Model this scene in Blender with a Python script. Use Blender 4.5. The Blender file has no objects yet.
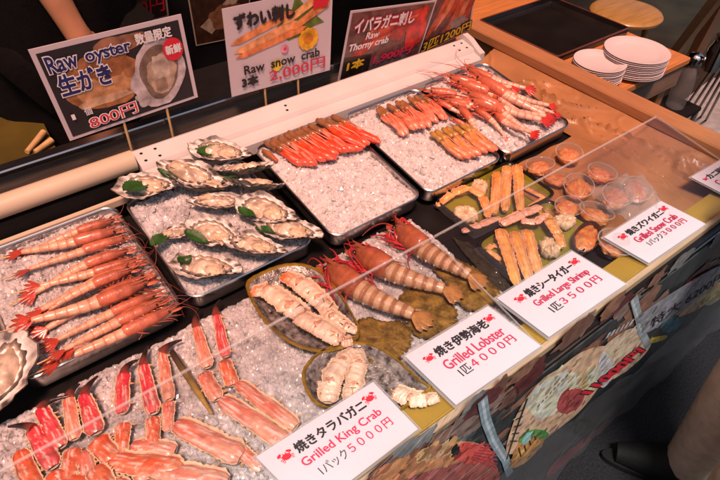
import bpy, math, random
import numpy as np
from mathutils import Vector, Matrix, noise as mnoise

# ------------------------------------------------------------------ scene, camera, light
SC = bpy.context.scene
COL = SC.collection
rad = math.radians

CAM = np.array([0.0, 0.0, 1.6])
FOC = 585.15                                     # focal length in photo pixels (photo 720 wide)
CM = np.array([[0.79423941, -0.60704435, 0.02609429],
               [-0.40040499, -0.55521423, -0.7289808],
               [0.4570116, 0.568537, -0.68403661]])   # rows: right, down, forward
cd = bpy.data.cameras.new('camera'); cam = bpy.data.objects.new('camera', cd); COL.objects.link(cam)
cd.sensor_width = 36.0; cd.lens = 36.0 * FOC / 720.0
cd.clip_start = 0.02; cd.clip_end = 200.0
cam.matrix_world = Matrix(((CM[0][0], -CM[1][0], -CM[2][0], CAM[0]),
                           (CM[0][1], -CM[1][1], -CM[2][1], CAM[1]),
                           (CM[0][2], -CM[1][2], -CM[2][2], CAM[2]), (0, 0, 0, 1)))
SC.camera = cam

SUN_ELEV, SUN_AZ = rad(66), rad(230)             # the light comes steeply over the street side
world = bpy.data.worlds.new('World'); SC.world = world; world.use_nodes = True
wn = world.node_tree.nodes; wl = world.node_tree.links
bg = wn['Background']; bg.inputs['Strength'].default_value = 0.065
sky = wn.new('ShaderNodeTexSky'); sky.sky_type = 'NISHITA'; sky.sun_disc = False
sky.sun_elevation = SUN_ELEV
sky.sun_rotation = rad(90) - SUN_AZ
sky.air_density = 1.0; sky.dust_density = 4.0; sky.ozone_density = 0.4
wl.new(sky.outputs[0], bg.inputs[0])
sl = bpy.data.lights.new('sun', 'SUN'); sl.energy = 4.0; sl.angle = rad(11); sl.color = (1.0, 0.93, 0.88)
sun = bpy.data.objects.new('sun', sl); COL.objects.link(sun)
sd = Vector((math.cos(SUN_AZ) * math.cos(SUN_ELEV), math.sin(SUN_AZ) * math.cos(SUN_ELEV), math.sin(SUN_ELEV)))
sun.rotation_euler = sd.to_track_quat('Z', 'Y').to_euler(); sun.location = (0, -3, 6)

SC.view_settings.view_transform = 'Standard'; SC.view_settings.look = 'None'
SC.view_settings.exposure = 0.42; SC.view_settings.gamma = 1.0; SC.view_settings.use_curve_mapping = False
SC.render.engine = 'CYCLES'
SC.cycles.max_bounces = 8; SC.cycles.transparent_max_bounces = 16
SC.cycles.caustics_reflective = False; SC.cycles.caustics_refractive = False
SC.cycles.use_denoising = True

random.seed(7); RNG = np.random.default_rng(7)

# ------------------------------------------------------------------ measuring helpers (surveyed from the standpoint)
def ray(px, py): return CM.T @ np.array([(px - 360) / FOC, (py - 240) / FOC, 1.0])
def az(px, py, z): d = ray(px, py); return CAM + d * (z - CAM[2]) / d[2]
def ay(px, py, y): d = ray(px, py); return CAM + d * y / d[1]
def ax(px, py, x): d = ray(px, py); return CAM + d * x / d[0]
def apl(px, py, z0, y0, s):                       # plane z = z0 + s*(y-y0)
    d = ray(px, py); t = (z0 + s * (CAM[1] - y0) - CAM[2]) / (d[2] - s * d[1]); return CAM + d * t

# ------------------------------------------------------------------ materials
MATS = {}
def mat(name, col=None, rough=0.5, var=0.15, scale=20.0, bump=0.0, bscale=None, metal=0.0, coat=0.0, trans=0.0,
        ior=1.45, spec=0.5, attr=False, sss=0.0, detail=4.0, stretch=None, col2=None, sheen=0.0, ssr=(0.008, 0.004, 0.003), sscale=0.6):
    """procedural Principled: base colour (or the mesh's pigment attribute) broken up by noise, plus bump"""
    if name in MATS: return MATS[name]
    m = bpy.data.materials.new(name); m.use_nodes = True; MATS[name] = m
    n, l = m.node_tree.nodes, m.node_tree.links; b = n['Principled BSDF']
    tc = n.new('ShaderNodeTexCoord'); mp = n.new('ShaderNodeMapping')
    l.new(tc.outputs['Object'], mp.inputs[0])
    if stretch: mp.inputs['Scale'].default_value = stretch
    nz = n.new('ShaderNodeTexNoise'); nz.inputs['Scale'].default_value = scale; nz.inputs['Detail'].default_value = detail
    l.new(mp.outputs[0], nz.inputs['Vector'])
    if attr:
        at = n.new('ShaderNodeAttribute'); at.attribute_name = 'Col'; csrc = at.outputs['Color']
    else:
        rg = n.new('ShaderNodeRGB'); rg.outputs[0].default_value = (*col, 1); csrc = rg.outputs[0]
    mr = n.new('ShaderNodeMapRange'); mr.inputs['From Min'].default_value = 0.3; mr.inputs['From Max'].default_value = 0.7
    l.new(nz.outputs['Fac'], mr.inputs['Value'])
    mx = n.new('ShaderNodeMix'); mx.data_type = 'RGBA'
    if col2 is not None:
        mx.blend_type = 'MIX'; l.new(mr.outputs[0], mx.inputs['Factor']); l.new(csrc, mx.inputs['A'])
        mx.inputs['B'].default_value = (*col2, 1)
    else:
        mr.inputs['To Min'].default_value = 1 - var; mr.inputs['To Max'].default_value = 1 + var
        mx.blend_type = 'MULTIPLY'; mx.inputs['Factor'].default_value = 1.0
        l.new(csrc, mx.inputs['A']); l.new(mr.outputs[0], mx.inputs['B'])
    l.new(mx.outputs['Result'], b.inputs['Base Color'])
    b.inputs['Roughness'].default_value = rough; b.inputs['Metallic'].default_value = metal
    b.inputs['Coat Weight'].default_value = coat; b.inputs['Coat Roughness'].default_value = 0.12
    b.inputs['Transmission Weight'].default_value = trans; b.inputs['IOR'].default_value = ior
    b.inputs['Specular IOR Level'].default_value = spec
    b.inputs['Sheen Weight'].default_value = sheen
    if sss:
        b.inputs['Subsurface Weight'].default_value = sss; b.inputs['Subsurface Radius'].default_value = ssr
        b.inputs['Subsurface Scale'].default_value = sscale
    if bump:
        n2 = n.new('ShaderNodeTexNoise'); n2.inputs['Scale'].default_value = bscale or scale * 3; n2.inputs['Detail'].default_value = 3
        l.new(mp.outputs[0], n2.inputs['Vector'])
        bp = n.new('ShaderNodeBump'); bp.inputs['Strength'].default_value = bump; bp.inputs['Distance'].default_value = 0.004
        l.new(n2.outputs['Fac'], bp.inputs['Height']); l.new(bp.outputs[0], b.inputs['Normal'])
    return m

def clear_mat(name, tint=(1, 1, 1), rough=0.03, haze=0.0, ior=1.45, hazecol=(0.8, 0.8, 0.8)):
    """thin clear plastic: see-through with Fresnel gloss, optional milky share"""
    m = bpy.data.materials.new(name); m.use_nodes = True; n, l = m.node_tree.nodes, m.node_tree.links
    n.remove(n['Principled BSDF']); out = n['Material Output']
    tr = n.new('ShaderNodeBsdfTransparent'); tr.inputs[0].default_value = (*tint, 1)
    gl = n.new('ShaderNodeBsdfGlossy'); gl.inputs['Roughness'].default_value = rough; gl.inputs[0].default_value = (1, 1, 1, 1)
    tc = n.new('ShaderNodeTexCoord'); nz = n.new('ShaderNodeTexNoise'); nz.inputs['Scale'].default_value = 14
    l.new(tc.outputs['Object'], nz.inputs['Vector'])
    bp = n.new('ShaderNodeBump'); bp.inputs['Strength'].default_value = 0.25; bp.inputs['Distance'].default_value = 0.004
    l.new(nz.outputs['Fac'], bp.inputs['Height']); l.new(bp.outputs[0], gl.inputs['Normal'])
    lw = n.new('ShaderNodeLayerWeight'); lw.inputs['Blend'].default_value = 0.5
    pw = n.new('ShaderNodeMath'); pw.operation = 'POWER'; pw.inputs[1].default_value = 4.0; l.new(lw.outputs['Facing'], pw.inputs[0])
    fr = n.new('ShaderNodeMath'); fr.operation = 'MULTIPLY_ADD'; fr.inputs[1].default_value = 0.8; fr.inputs[2].default_value = (ior - 1) ** 2 / (ior + 1) ** 2 * 0.7; l.new(pw.outputs[0], fr.inputs[0])
    mx = n.new('ShaderNodeMixShader'); l.new(fr.outputs[0], mx.inputs[0]); l.new(tr.outputs[0], mx.inputs[1]); l.new(gl.outputs[0], mx.inputs[2])
    last = mx
    if haze:
        df = n.new('ShaderNodeBsdfDiffuse'); df.inputs[0].default_value = (*hazecol, 1)
        m2 = n.new('ShaderNodeMixShader'); m2.inputs[0].default_value = haze
        l.new(mx.outputs[0], m2.inputs[1]); l.new(df.outputs[0], m2.inputs[2]); last = m2
    l.new(last.outputs[0], out.inputs[0]); MATS[name] = m; return m

FOOD = mat('seafood_pigment', attr=True, rough=0.34, var=0.22, scale=55, bump=0.35, bscale=160, coat=0.35)
MEAT = mat('meat_pigment', attr=True, rough=0.42, var=0.16, scale=70, bump=0.5, bscale=210, coat=0.25)
FLESH = mat('crab_flesh', attr=True, rough=0.30, var=0.20, scale=70, bump=0.35, bscale=150, coat=0.4)
SHELLM = mat('oyster_shell', attr=True, rough=0.55, var=0.38, scale=60, bump=0.9, bscale=120)
WETMEAT = mat('oyster_meat', attr=True, rough=0.30, var=0.24, scale=75, bump=0.45, bscale=140, coat=0.35)
ICE = mat('crushed_ice', (0.62, 0.585, 0.575), rough=0.14, var=0.14, scale=45, bump=0.3, bscale=260, ior=1.31, coat=0.5, sss=0.7, ssr=(1, .95, .95), sscale=.007)
ICED = mat('wet_ice', (0.52, 0.50, 0.50), rough=0.10, var=0.3, scale=26, bump=0.3, bscale=260, ior=1.31, coat=0.5, sss=0.7, ssr=(1, .95, .95), sscale=.007)
ICEM = mat('half_wet_ice', (0.52, 0.49, 0.48), rough=0.12, var=0.2, scale=30, bump=0.3, bscale=260, ior=1.31, coat=0.5, sss=0.7, ssr=(1, .95, .95), sscale=.007)
STEEL = mat('stainless_steel', (0.55, 0.54, 0.54), rough=0.24, var=0.1, scale=8, metal=1.0, bump=0.03, bscale=60, stretch=(1, 6, 1))
DSTEEL = mat('dull_steel', (0.30, 0.29, 0.28), rough=0.42, var=0.2, scale=6, metal=0.8, stretch=(1, 8, 8))
PAPER = mat('white_card', (0.57, 0.505, 0.54), rough=0.35, var=0.03, scale=6, coat=0.25)
BLACKG = mat('black_gloss', (0.007, 0.007, 0.008), rough=0.22, var=0.3, scale=12)
BLACKM = mat('black_matt', (0.006, 0.0055, 0.0055), spec=0.25, rough=0.7, var=0.3, scale=20, bump=0.2)
RAILW = mat('white_enamel', (0.60, 0.57, 0.55), rough=0.35, var=0.05, scale=10, bump=0.04)
RAILC = mat('cream_plastic', (0.56, 0.46, 0.33), rough=0.4, var=0.05, scale=10)
WOOD = mat('wall_wood', (0.40, 0.185, 0.078), rough=0.5, var=0.13, scale=10, bump=0.06, bscale=60, stretch=(12, 1, 12))
TABLEW = mat('table_wood', (0.50, 0.20, 0.06), rough=0.38, var=0.22, scale=9, bump=0.1, stretch=(1, 12, 12), coat=0.2)
STOOLW = mat('stool_wood', (0.33, 0.19, 0.05), rough=0.4, var=0.2, scale=9, stretch=(1, 10, 10), coat=0.2)
KRAFT = mat('brown_paper', (0.36, 0.17, 0.07), rough=0.4, var=0.22, scale=9, bump=0.4, bscale=30, coat=0.1)
OCHRE = mat('ochre_sheet', (0.36, 0.22, 0.03), rough=0.5, var=0.1, scale=14, bump=0.1)
BAMBOO = mat('bamboo', (0.55, 0.36, 0.16), rough=0.5, var=0.2, scale=30)
RED = mat('red_print', (0.62, 0.02, 0.04), rough=0.4, var=0.06, scale=30)
CRIM = mat('crimson_print', (0.55, 0.035, 0.09), rough=0.4, var=0.06, scale=30)
INK = mat('black_print', (0.02, 0.018, 0.022), rough=0.4, var=0.1, scale=30)
NAVY = mat('navy_print', (0.015, 0.02, 0.12), rough=0.4, var=0.1, scale=30)
WHITEP = mat('white_print', (0.8, 0.78, 0.78), rough=0.4, var=0.03, scale=30)
YELP = mat('yellow_print', (0.75, 0.48, 0.03), rough=0.4, var=0.06, scale=30)
CLEAR = clear_mat('clear_acrylic', (0.97, 0.97, 0.97), 0.03)
EDGE = clear_mat('acrylic_edge', (0.92, 0.93, 0.93), 0.15, haze=0.20, hazecol=(0.85, 0.85, 0.85))
FILM = clear_mat('cling_film', (0.97, 0.97, 0.96), 0.06, haze=0.03, ior=1.35)
CUPM = clear_mat('cup_plastic', (0.96, 0.95, 0.94), 0.06, haze=0.035, ior=1.4)
LAMIN = clear_mat('laminate_edge', (0.9, 0.88, 0.88), 0.1, haze=0.15)

# ------------------------------------------------------------------ mesh builder
def c3(c): return np.array(c, float)
class MB:
    def __init__(s): s.v = []; s.f = []; s.c = []; s.n = 0; s.flat = set()
    def add(s, V, F, col=(0.5, 0.5, 0.5)):
        V = np.asarray(V, float).reshape(-1, 3); k = len(V)
        C = np.asarray(col, float)
        if C.ndim == 1: C = np.tile(C, (k, 1))
        s.v.append(V); s.c.append(C); o = s.n
        s.f.extend([tuple(int(i) + o for i in f) for f in F]); s.n += k; return s
    def build(s, name, m, parent=None, smooth=True, xf=None):
        me = bpy.data.meshes.new(name)
        V = np.vstack(s.v)
        if xf is not None: V = V @ xf[0].T + xf[1]
        me.from_pydata(V.tolist(), [], s.f)
        ca = me.color_attributes.new('Col', 'FLOAT_COLOR', 'POINT')
        C = np.vstack(s.c); ca.data.foreach_set('color', np.hstack([C, np.ones((len(C), 1))]).astype(np.float32).ravel())
        if smooth: me.polygons.foreach_set('use_smooth', [True] * len(me.polygons))
        me.materials.append(m); me.update()
        if smooth:
            try: me.set_sharp_from_angle(angle=rad(50))
            except Exception: pass
        o = bpy.data.objects.new(name, me); COL.objects.link(o)
        if parent is not None: o.parent = parent
        return o

def tag(o, label=None, cat=None, group=None, kind=None):
    if label: o['label'] = label
    if cat: o['category'] = cat
    if group: o['group'] = group
    if kind: o['kind'] = kind
    return o
def thing(name, label, cat, loc=(0, 0, 0), rot=(0, 0, 0), group=None):
    o = bpy.data.objects.new(name, None); COL.objects.link(o); o.empty_display_size = 0.02
    o.location = [float(q) for q in loc]; o.rotation_euler = rot; return tag(o, label, cat, group)
KIDS = {}
def copy_tree(o, parent=None):
    c = o.copy(); COL.objects.link(c)
    if parent is not None: c.parent = parent
    for ch in o.children: copy_tree(ch, c)
    return c

def grid_faces(nu, nv, close_u=False, close_v=False):
    F = []
    for i in range(nu if close_u else nu - 1):
        for j in range(nv if close_v else nv - 1):
            a = i * nv + j; b = ((i + 1) % nu) * nv + j; c = ((i + 1) % nu) * nv + (j + 1) % nv; d = i * nv + (j + 1) % nv
            F.append((a, b, c, d))
    return F
def tube(mb, P, R, n=10, col=(0.5, 0.5, 0.5), sq=1.0, up=(0, 0, 1), caps=True, sfn=None):
    """swept tube; R radius per point, sq flattens along the local normal"""
    P = np.asarray(P, float); k = len(P); R = np.broadcast_to(np.asarray(R, float), (k,)); sq = np.broadcast_to(np.asarray(sq, float), (k,))
    T = np.gradient(P, axis=0); T /= np.linalg.norm(T, axis=1)[:, None] + 1e-12
    up = np.array(up, float); V = []; C = []
    fn = col if callable(col) else None; col = np.asarray((.5, .5, .5) if fn else col, float); cols = col if col.ndim == 2 else np.tile(col, (k, 1))
    for i in range(k):
        s = np.cross(T[i], up)
        if np.linalg.norm(s) < 1e-4: s = np.cross(T[i], (0.3, 1, 0.1))
        s /= np.linalg.norm(s); nn = np.cross(s, T[i])
        for j in range(n):
            a = 2 * math.pi * j / n; r = R[i] * (sfn(i / (k - 1), a) if sfn else 1)
            V.append(P[i] + r * (math.cos(a) * s + sq[i] * math.sin(a) * nn)); C.append(fn(i / (k - 1), a) if fn else cols[i])
    F = grid_faces(k, n, close_v=True)
    if caps: F += [tuple(range(n - 1, -1, -1)), tuple((k - 1) * n + j for j in range(n))]
    mb.add(V, F, np.array(C)); return mb
def box(mb, x0, x1, y0, y1, z0, z1, col=(0.5,) * 3):
    V = [(x, y, z) for x in (x0, x1) for y in (y0, y1) for z in (z0, z1)]
    F = [(0, 1, 3, 2), (4, 6, 7, 5), (0, 4, 5, 1), (2, 3, 7, 6), (0, 2, 6, 4), (1, 5, 7, 3)]
    mb.add(V, F, col); return mb
def bbox(mb, x0, x1, y0, y1, z0, z1, b=0.003, col=(0.5,) * 3):
    """box with chamfered edges"""
    X = [x0, x0 + b, x1 - b, x1]; Y = [y0, y0 + b, y1 - b, y1]; Z = [z0, z0 + b, z1 - b, z1]
    rings = []
    def ring(ix, z): 
        a0, a1 = (x0 + ix, x1 - ix); c0, c1 = (y0 + ix, y1 - ix)
        return [(a0 + b, c0, z), (a1 - b, c0, z), (a1, c0 + b, z), (a1, c1 - b, z), (a1 - b, c1, z), (a0 + b, c1, z), (a0, c1 - b, z), (a0, c0 + b, z)]
    V = ring(b * .7, z0) + ring(0, z0 + b) + ring(0, z1 - b) + ring(b * .7, z1)
    F = []
    for r in range(3):
        for j in range(8): F.append((r * 8 + j, r * 8 + (j + 1) % 8, (r + 1) * 8 + (j + 1) % 8, (r + 1) * 8 + j))
    F += [tuple(range(7, -1, -1)), tuple(24 + j for j in range(8))]
    mb.add(V, F, col); return mb
def lathe(mb, prof, n=36, col=(0.5,) * 3, cx=0, cy=0, sx=1, sy=1):
    V = []; k = len(prof)
    for r, z in prof:
        for j in range(n):
            a = 2 * math.pi * j / n; V.append((cx + r * sx * math.cos(a), cy + r * sy * math.sin(a), z))
    F = grid_faces(k, n, close_v=True)
    F = [(a, d, c, b) for a, b, c, d in F]
    if prof[0][0] > 1e-6: F.append(tuple(range(n)))
    if prof[-1][0] > 1e-6: F.append(tuple((k - 1) * n + j for j in range(n))[::-1])
    mb.add(V, F, col); return mb
def blob(mb, c, r, amp=0.15, freq=3.0, seed=0, col=(0.5,) * 3, nu=14, nv=20, flat=None, col2=None):
    V = []; C = []
    c = np.array(c, float); r = np.array(r, float); k1 = np.array(col); k2 = np.array(col2 if col2 is not None else col)
    for i in range(nu):
        th = math.pi * i / (nu - 1)
        for j in range(nv):
            ph = 2 * math.pi * j / nv
            d = np.array((math.sin(th) * math.cos(ph), math.sin(th) * math.sin(ph), math.cos(th)))
            q = mnoise.fractal(Vector(d * freq + seed * 7.31), 1.0, 2.0, 3)
            p = d * r * (1 + amp * q * 1.6)
            if flat is not None and p[2] < -r[2] * flat: p[2] = -r[2] * flat
            V.append(c + p); t = min(1, max(0, 0.5 + q)); C.append(k1 * (1 - t) + k2 * t)
    F = grid_faces(nu, nv, close_v=True); F = [(a, d, cc, b) for a, b, cc, d in F]
    mb.add(V, F, np.array(C)); return mb
def rrect(w, h, r, n=6):
    pts = []
    for cx, cy, a0 in ((w / 2 - r, h / 2 - r, 0), (-w / 2 + r, h / 2 - r, 90), (-w / 2 + r, -h / 2 + r, 180), (w / 2 - r, -h / 2 + r, 270)):
        for k in range(n + 1):
            a = rad(a0 + 90 * k / n); pts.append((cx + r * math.cos(a), cy + r * math.sin(a)))
    return pts
def rloft(mb, w, h, r, prof, n=6, col=(0.5,) * 3, cap0=True, cap1=True):
    """loft of rounded rectangles; prof = [(inset, z)]"""
    V = []; k = 4 * (n + 1)
    for ins, z in prof:
        V += [(x, y, z) for x, y in rrect(w - 2 * ins, h - 2 * ins, max(0.002, r - ins), n)]
    F = []
    for i in range(len(prof) - 1):
        for j in range(k): F.append((i * k + j, i * k + (j + 1) % k, (i + 1) * k + (j + 1) % k, (i + 1) * k + j))
    if cap0: F.append(tuple(range(k))[::-1])
    if cap1: F.append(tuple((len(prof) - 1) * k + j for j in range(k)))
    mb.add(V, F, col); return mb
def prism(mb, poly, z0, z1, col=(0.5,) * 3):
    n = len(poly); V = [(x, y, z0) for x, y in poly] + [(x, y, z1) for x, y in poly]
    F = [tuple(range(n - 1, -1, -1)), tuple(range(n, 2 * n))] + [(j, (j + 1) % n, n + (j + 1) % n, n + j) for j in range(n)]
    mb.add(V, F, col); return mb
def lerp(a, b, t): return np.asarray(a, float) * (1 - t) + np.asarray(b, float) * t
def bez(p0, p1, p2, n): 
    t = np.linspace(0, 1, n)[:, None]; return (1 - t) ** 2 * c3(p0) + 2 * t * (1 - t) * c3(p1) + t ** 2 * c3(p2)
def pitch_to(o, a, b, L, roll=0.0):
    """lay a thing whose local X runs 0..L from world point a to b"""
    a = c3(a); b = c3(b); d = b - a; D = np.linalg.norm(d)
    o.location = a.tolist(); o.rotation_euler = (roll, -math.asin(max(-1, min(1, d[2] / D))), math.atan2(d[1], d[0]))
    s = D / L; o.scale = (s, s, s); return o

def ice_field(name, w, h, r, seed, m=ICE, cell=0.0062, step=0.0019, amp=0.0021, under=0.008, poly=None):
    """crushed ice: heightfield of tilted chunk facets, spread over a rounded rectangle centred on the origin"""
    rg = np.random.default_rng(seed); nx = int(w / step); ny = int(h / step)
    X, Y = np.meshgrid(np.linspace(-w / 2, w / 2, nx), np.linspace(-h / 2, h / 2, ny), indexing='ij')
    ns = int(w * h / cell ** 2); S = np.stack([rg.uniform(-w / 2, w / 2, ns), rg.uniform(-h / 2, h / 2, ns)], 1)
    Q = np.stack([X.ravel(), Y.ravel()], 1); near = np.empty(len(Q), int); d1 = np.empty(len(Q))
    for a in range(0, len(Q), 4000):
        D = ((Q[a:a + 4000, None, :] - S[None]) ** 2).sum(2); near[a:a + 4000] = D.argmin(1); d1[a:a + 4000] = np.sqrt(D.min(1))
    hh = rg.uniform(-1, 1, ns) * amp; tx = rg.normal(0, 0.34, ns); ty = rg.normal(0, 0.34, ns)
    rel = Q - S[near]; Z = hh[near] + tx[near] * rel[:, 0] + ty[near] * rel[:, 1] - (d1 / cell) ** 2 * 0.0025
    und = np.array([mnoise.noise(Vector((x * 14 + seed, y * 14, 0.3))) for x, y in Q[::1]]) * under
    Z = Z + und
    hw, hk = w / 2 - r, h / 2 - r
    ex = np.maximum(np.abs(Q[:, 0]) - hw, 0); ey = np.maximum(np.abs(Q[:, 1]) - hk, 0); e = np.hypot(ex, ey)
    k = np.where(e > r, r / np.maximum(e, 1e-9), 1.0)
    QX = np.sign(Q[:, 0]) * (np.minimum(np.abs(Q[:, 0]), hw) + ex * k); QY = np.sign(Q[:, 1]) * (np.minimum(np.abs(Q[:, 1]), hk) + ey * k)
    edge = np.minimum(w / 2 - np.abs(QX), h / 2 - np.abs(QY)); Z = Z - 0.006 * np.exp(-edge / 0.006)
    mb = MB(); mb.add(np.stack([QX, QY, Z], 1), grid_faces(nx, ny))
    nc = int(w * h * 9000); OF = [(0, 2, 4), (2, 1, 4), (1, 3, 4), (3, 0, 4), (2, 0, 5), (1, 2, 5), (3, 1, 5), (0, 3, 5)]
    for _ in range(nc):                            # loose clear chips on top
        k = rg.integers(len(Q)); 
        if edge[k] < .006: continue
        r_ = rg.uniform(.0012, .0034) * (1 + (rg.random() < .1)); V = np.array([(1, 0, 0), (-1, 0, 0), (0, 1, 0), (0, -1, 0), (0, 0, 1), (0, 0, -1)], float) * rg.uniform(.5, 1.4, (6, 1)) + rg.normal(0, .3, (6, 3))
        a, b = rg.uniform(0, 6.28, 2); Rz = np.array([[math.cos(a), -math.sin(a), 0], [math.sin(a), math.cos(a), 0], [0, 0, 1]]); Rx = np.array([[1, 0, 0], [0, math.cos(b), -math.sin(b)], [0, math.sin(b), math.cos(b)]])
        mb.add(V @ Rx.T @ Rz.T * r_ + (QX[k], QY[k], Z[k] + r_ * .25), OF)
    return mb.build(name, m, None, smooth=False)

# ------------------------------------------------------------------ lettering and signs
TXT = {}
def text_geo(body, offset=0.0, shear=0.0):
    k = (body, offset, shear)
    if k in TXT: return TXT[k]
    cu = bpy.data.curves.new('t', 'FONT'); cu.body = body; cu.offset = offset; cu.shear = shear; cu.resolution_u = 3
    o = bpy.data.objects.new('t', cu); COL.objects.link(o)
    dg = bpy.context.evaluated_depsgraph_get(); dg.update()
    me = bpy.data.meshes.new_from_object(o.evaluated_get(dg))
    V = np.array([v.co[:] for v in me.vertices]); F = [tuple(p.vertices) for p in me.polygons]
    bpy.data.objects.remove(o); bpy.data.curves.remove(cu); bpy.data.meshes.remove(me)
    lo = V.min(0); hi = V.max(0); TXT[k] = (V, F, lo, hi); return TXT[k]

class Sign:
    """a flat card given by its four corners; print layers sit proud of it"""
    def __init__(s, TL, TR, BR, BL, origin=None):
        s.c = [c3(TL), c3(TR), c3(BR), c3(BL)]; s.o = c3(origin) if origin is not None else s.c[3].copy()
        s.n = np.cross(s.c[1] - s.c[0], s.c[0] - s.c[3]); s.n /= np.linalg.norm(s.n); s.L = {}
    def at(s, u, v, h=0.0):                       # v upwards
        TL, TR, BR, BL = s.c; return (TL * (1 - u) * v + TR * u * v + BR * u * (1 - v) + BL * (1 - u) * (1 - v)) + s.n * h - s.o
    def lay(s, key, m): 
        if key not in s.L: s.L[key] = (MB(), m)
        return s.L[key][0]
    def poly(s, key, m, pts, layer=1, sub=True, col=(0.5,) * 3):
        h = 0.0007 * layer; V = [s.at(u, v, h) for u, v in pts]; s.lay(key, m).add(V, [tuple(range(len(V)))], col)
    def text(s, key, m, body, u0, v0, u1, v1, layer=3, offset=0.0, shear=0.0, dv=0.0, shx=0.0, bold=0.0):
        if bold:
            for q, (a, b) in enumerate(((-1, 0), (1, 0), (0, -1), (0, 1))):
                s.text(key, m, body, u0 + a * bold, v0 + b * bold * 1.6, u1 + a * bold, v1 + b * bold * 1.6, layer - .12 * (q + 1), offset, shear, dv, shx)
        V, F, lo, hi = text_geo(body, offset, shear)
        lo0 = text_geo(body, 0.0, shear)[2]; hi0 = text_geo(body, 0.0, shear)[3]
        U = u0 + (V[:, 0] - lo0[0]) / (hi0[0] - lo0[0]) * (u1 - u0); W = v0 + (V[:, 1] - lo0[1]) / (hi0[1] - lo0[1]) * (v1 - v0)
        W2 = W + dv * (U - u0); U = U + shx * (W - v0); W = W2
        s.lay(key, m).add([s.at(a, b, 0.0007 * layer) for a, b in zip(U, W)], F)
    def blobp(s, key, m, u, v, ru, rv, layer=1, seed=0, amp=0.15, n=26, rot=0.0, col=(0.5,) * 3):
        pts = []
        for k in range(n):
            a = 2 * math.pi * k / n; q = 1 + amp * mnoise.noise(Vector((math.cos(a) * 1.7 + seed * 3.1, math.sin(a) * 1.7, seed)))*1.8
            x = ru * q * math.cos(a); y = rv * q * math.sin(a)
            pts.append((u + x * math.cos(rot) - y * math.sin(rot), v + x * math.sin(rot) + y * math.cos(rot)))
        s.poly(key, m, pts, layer, col=col)
    def card(s, name, m, parent, th=0.0015, nu=6, nv=4):
        mb = MB(); V = []
        for h in (0, -th):
            V += [s.at(i / nu, j / nv, h) for i in range(nu + 1) for j in range(nv + 1)]
        k = (nu + 1) * (nv + 1); F = []
        for i in range(nu):
            for j in range(nv):
                a = i * (nv + 1) + j; q = (a, a + nv + 1, a + nv + 2, a + 1); F.append(q); F.append(tuple(k + t for t in q[::-1]))
        bd = [i * (nv + 1) for i in range(nu + 1)] + [nu * (nv + 1) + j for j in range(1, nv + 1)] + [i * (nv + 1) + nv for i in range(nu - 1, -1, -1)] + [j for j in range(nv - 1, 0, -1)]
        for a, b in zip(bd, bd[1:] + bd[:1]): F.append((a, k + a, k + b, b))
        mb.add(V, F); return mb.build(name, m, parent, smooth=False)
    def finish(s, parent):
        for key, (mb, m) in s.L.items(): mb.build(key, m, parent, smooth=False)

#MARK-STRUCTURE
# ------------------------------------------------------------------ setting
g = MB(); box(g, -60, 60, -60, 60, -0.2, 0.0)
GROUND = mat('asphalt', (0.010, 0.010, 0.012), spec=0.25, rough=0.8, var=0.6, scale=160, bump=0.6, bscale=300, detail=2)
tag(g.build('ground', GROUND, smooth=False), kind='structure')
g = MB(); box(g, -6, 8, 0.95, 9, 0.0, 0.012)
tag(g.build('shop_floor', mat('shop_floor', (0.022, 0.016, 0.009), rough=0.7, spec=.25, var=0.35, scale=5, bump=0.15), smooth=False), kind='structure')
g = MB(); q = [az(672, 118, 0.016), az(684, 100, 0.016), az(712, 78, 0.016), az(760, 75, 0.016), az(790, 130, 0.016), az(740, 170, 0.016)]
prism(g, [(p[0], p[1]) for p in q][::-1], 0.001, 0.016)
tag(g.build('pavement', mat('pale_concrete', (0.26, 0.26, 0.26), rough=0.7, var=0.2, scale=20, bump=0.2), smooth=False), kind='structure')

# shop back wall, far behind
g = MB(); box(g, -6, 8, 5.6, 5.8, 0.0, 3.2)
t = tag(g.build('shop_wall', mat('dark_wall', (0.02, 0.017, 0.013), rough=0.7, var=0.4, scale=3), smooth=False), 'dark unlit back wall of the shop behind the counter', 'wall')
# roof over the back half: opaque shop ceiling and the pink awning over the counter, unseen and added to tint the sun
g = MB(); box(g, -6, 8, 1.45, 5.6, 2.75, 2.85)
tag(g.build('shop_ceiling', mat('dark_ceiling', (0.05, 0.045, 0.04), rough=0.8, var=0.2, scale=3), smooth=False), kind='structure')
aw = bpy.data.materials.new('awning_cloth'); aw.use_nodes = True; n, l = aw.node_tree.nodes, aw.node_tree.links
n.remove(n['Principled BSDF'])
tr = n.new('ShaderNodeBsdfTransparent'); tr.inputs[0].default_value = (1.0, 0.57, 0.46, 1)
df = n.new('ShaderNodeBsdfTranslucent'); df.inputs[0].default_value = (0.8, 0.3, 0.22, 1)
nz = n.new('ShaderNodeTexNoise'); nz.inputs['Scale'].default_value = 3.0
mr = n.new('ShaderNodeMapRange'); mr.inputs['To Min'].default_value = 0.06; mr.inputs['To Max'].default_value = 0.10
mx = n.new('ShaderNodeMixShader'); l.new(nz.outputs[0], mr.inputs[0]); l.new(mr.outputs[0], mx.inputs[0])
l.new(tr.outputs[0], mx.inputs[1]); l.new(df.outputs[0], mx.inputs[2]); l.new(mx.outputs[0], n['Material Output'].inputs[0])
aroot = thing('awning', 'translucent red cloth awning out of view, tinting sunlight on the seafood counter', 'awning', (0.7, 1.4, 2.7))
g = MB(); U = np.linspace(-2.2, 2.4, 30); W = np.linspace(0.04, -1.58, 16)
V = [(u, w, -0.10 * (0.04 - w) + 0.012 * math.sin(u * 9)) for u in U for w in W]
g.add(V, grid_faces(30, 16)); g.build('canopy', aw, aroot)
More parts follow.
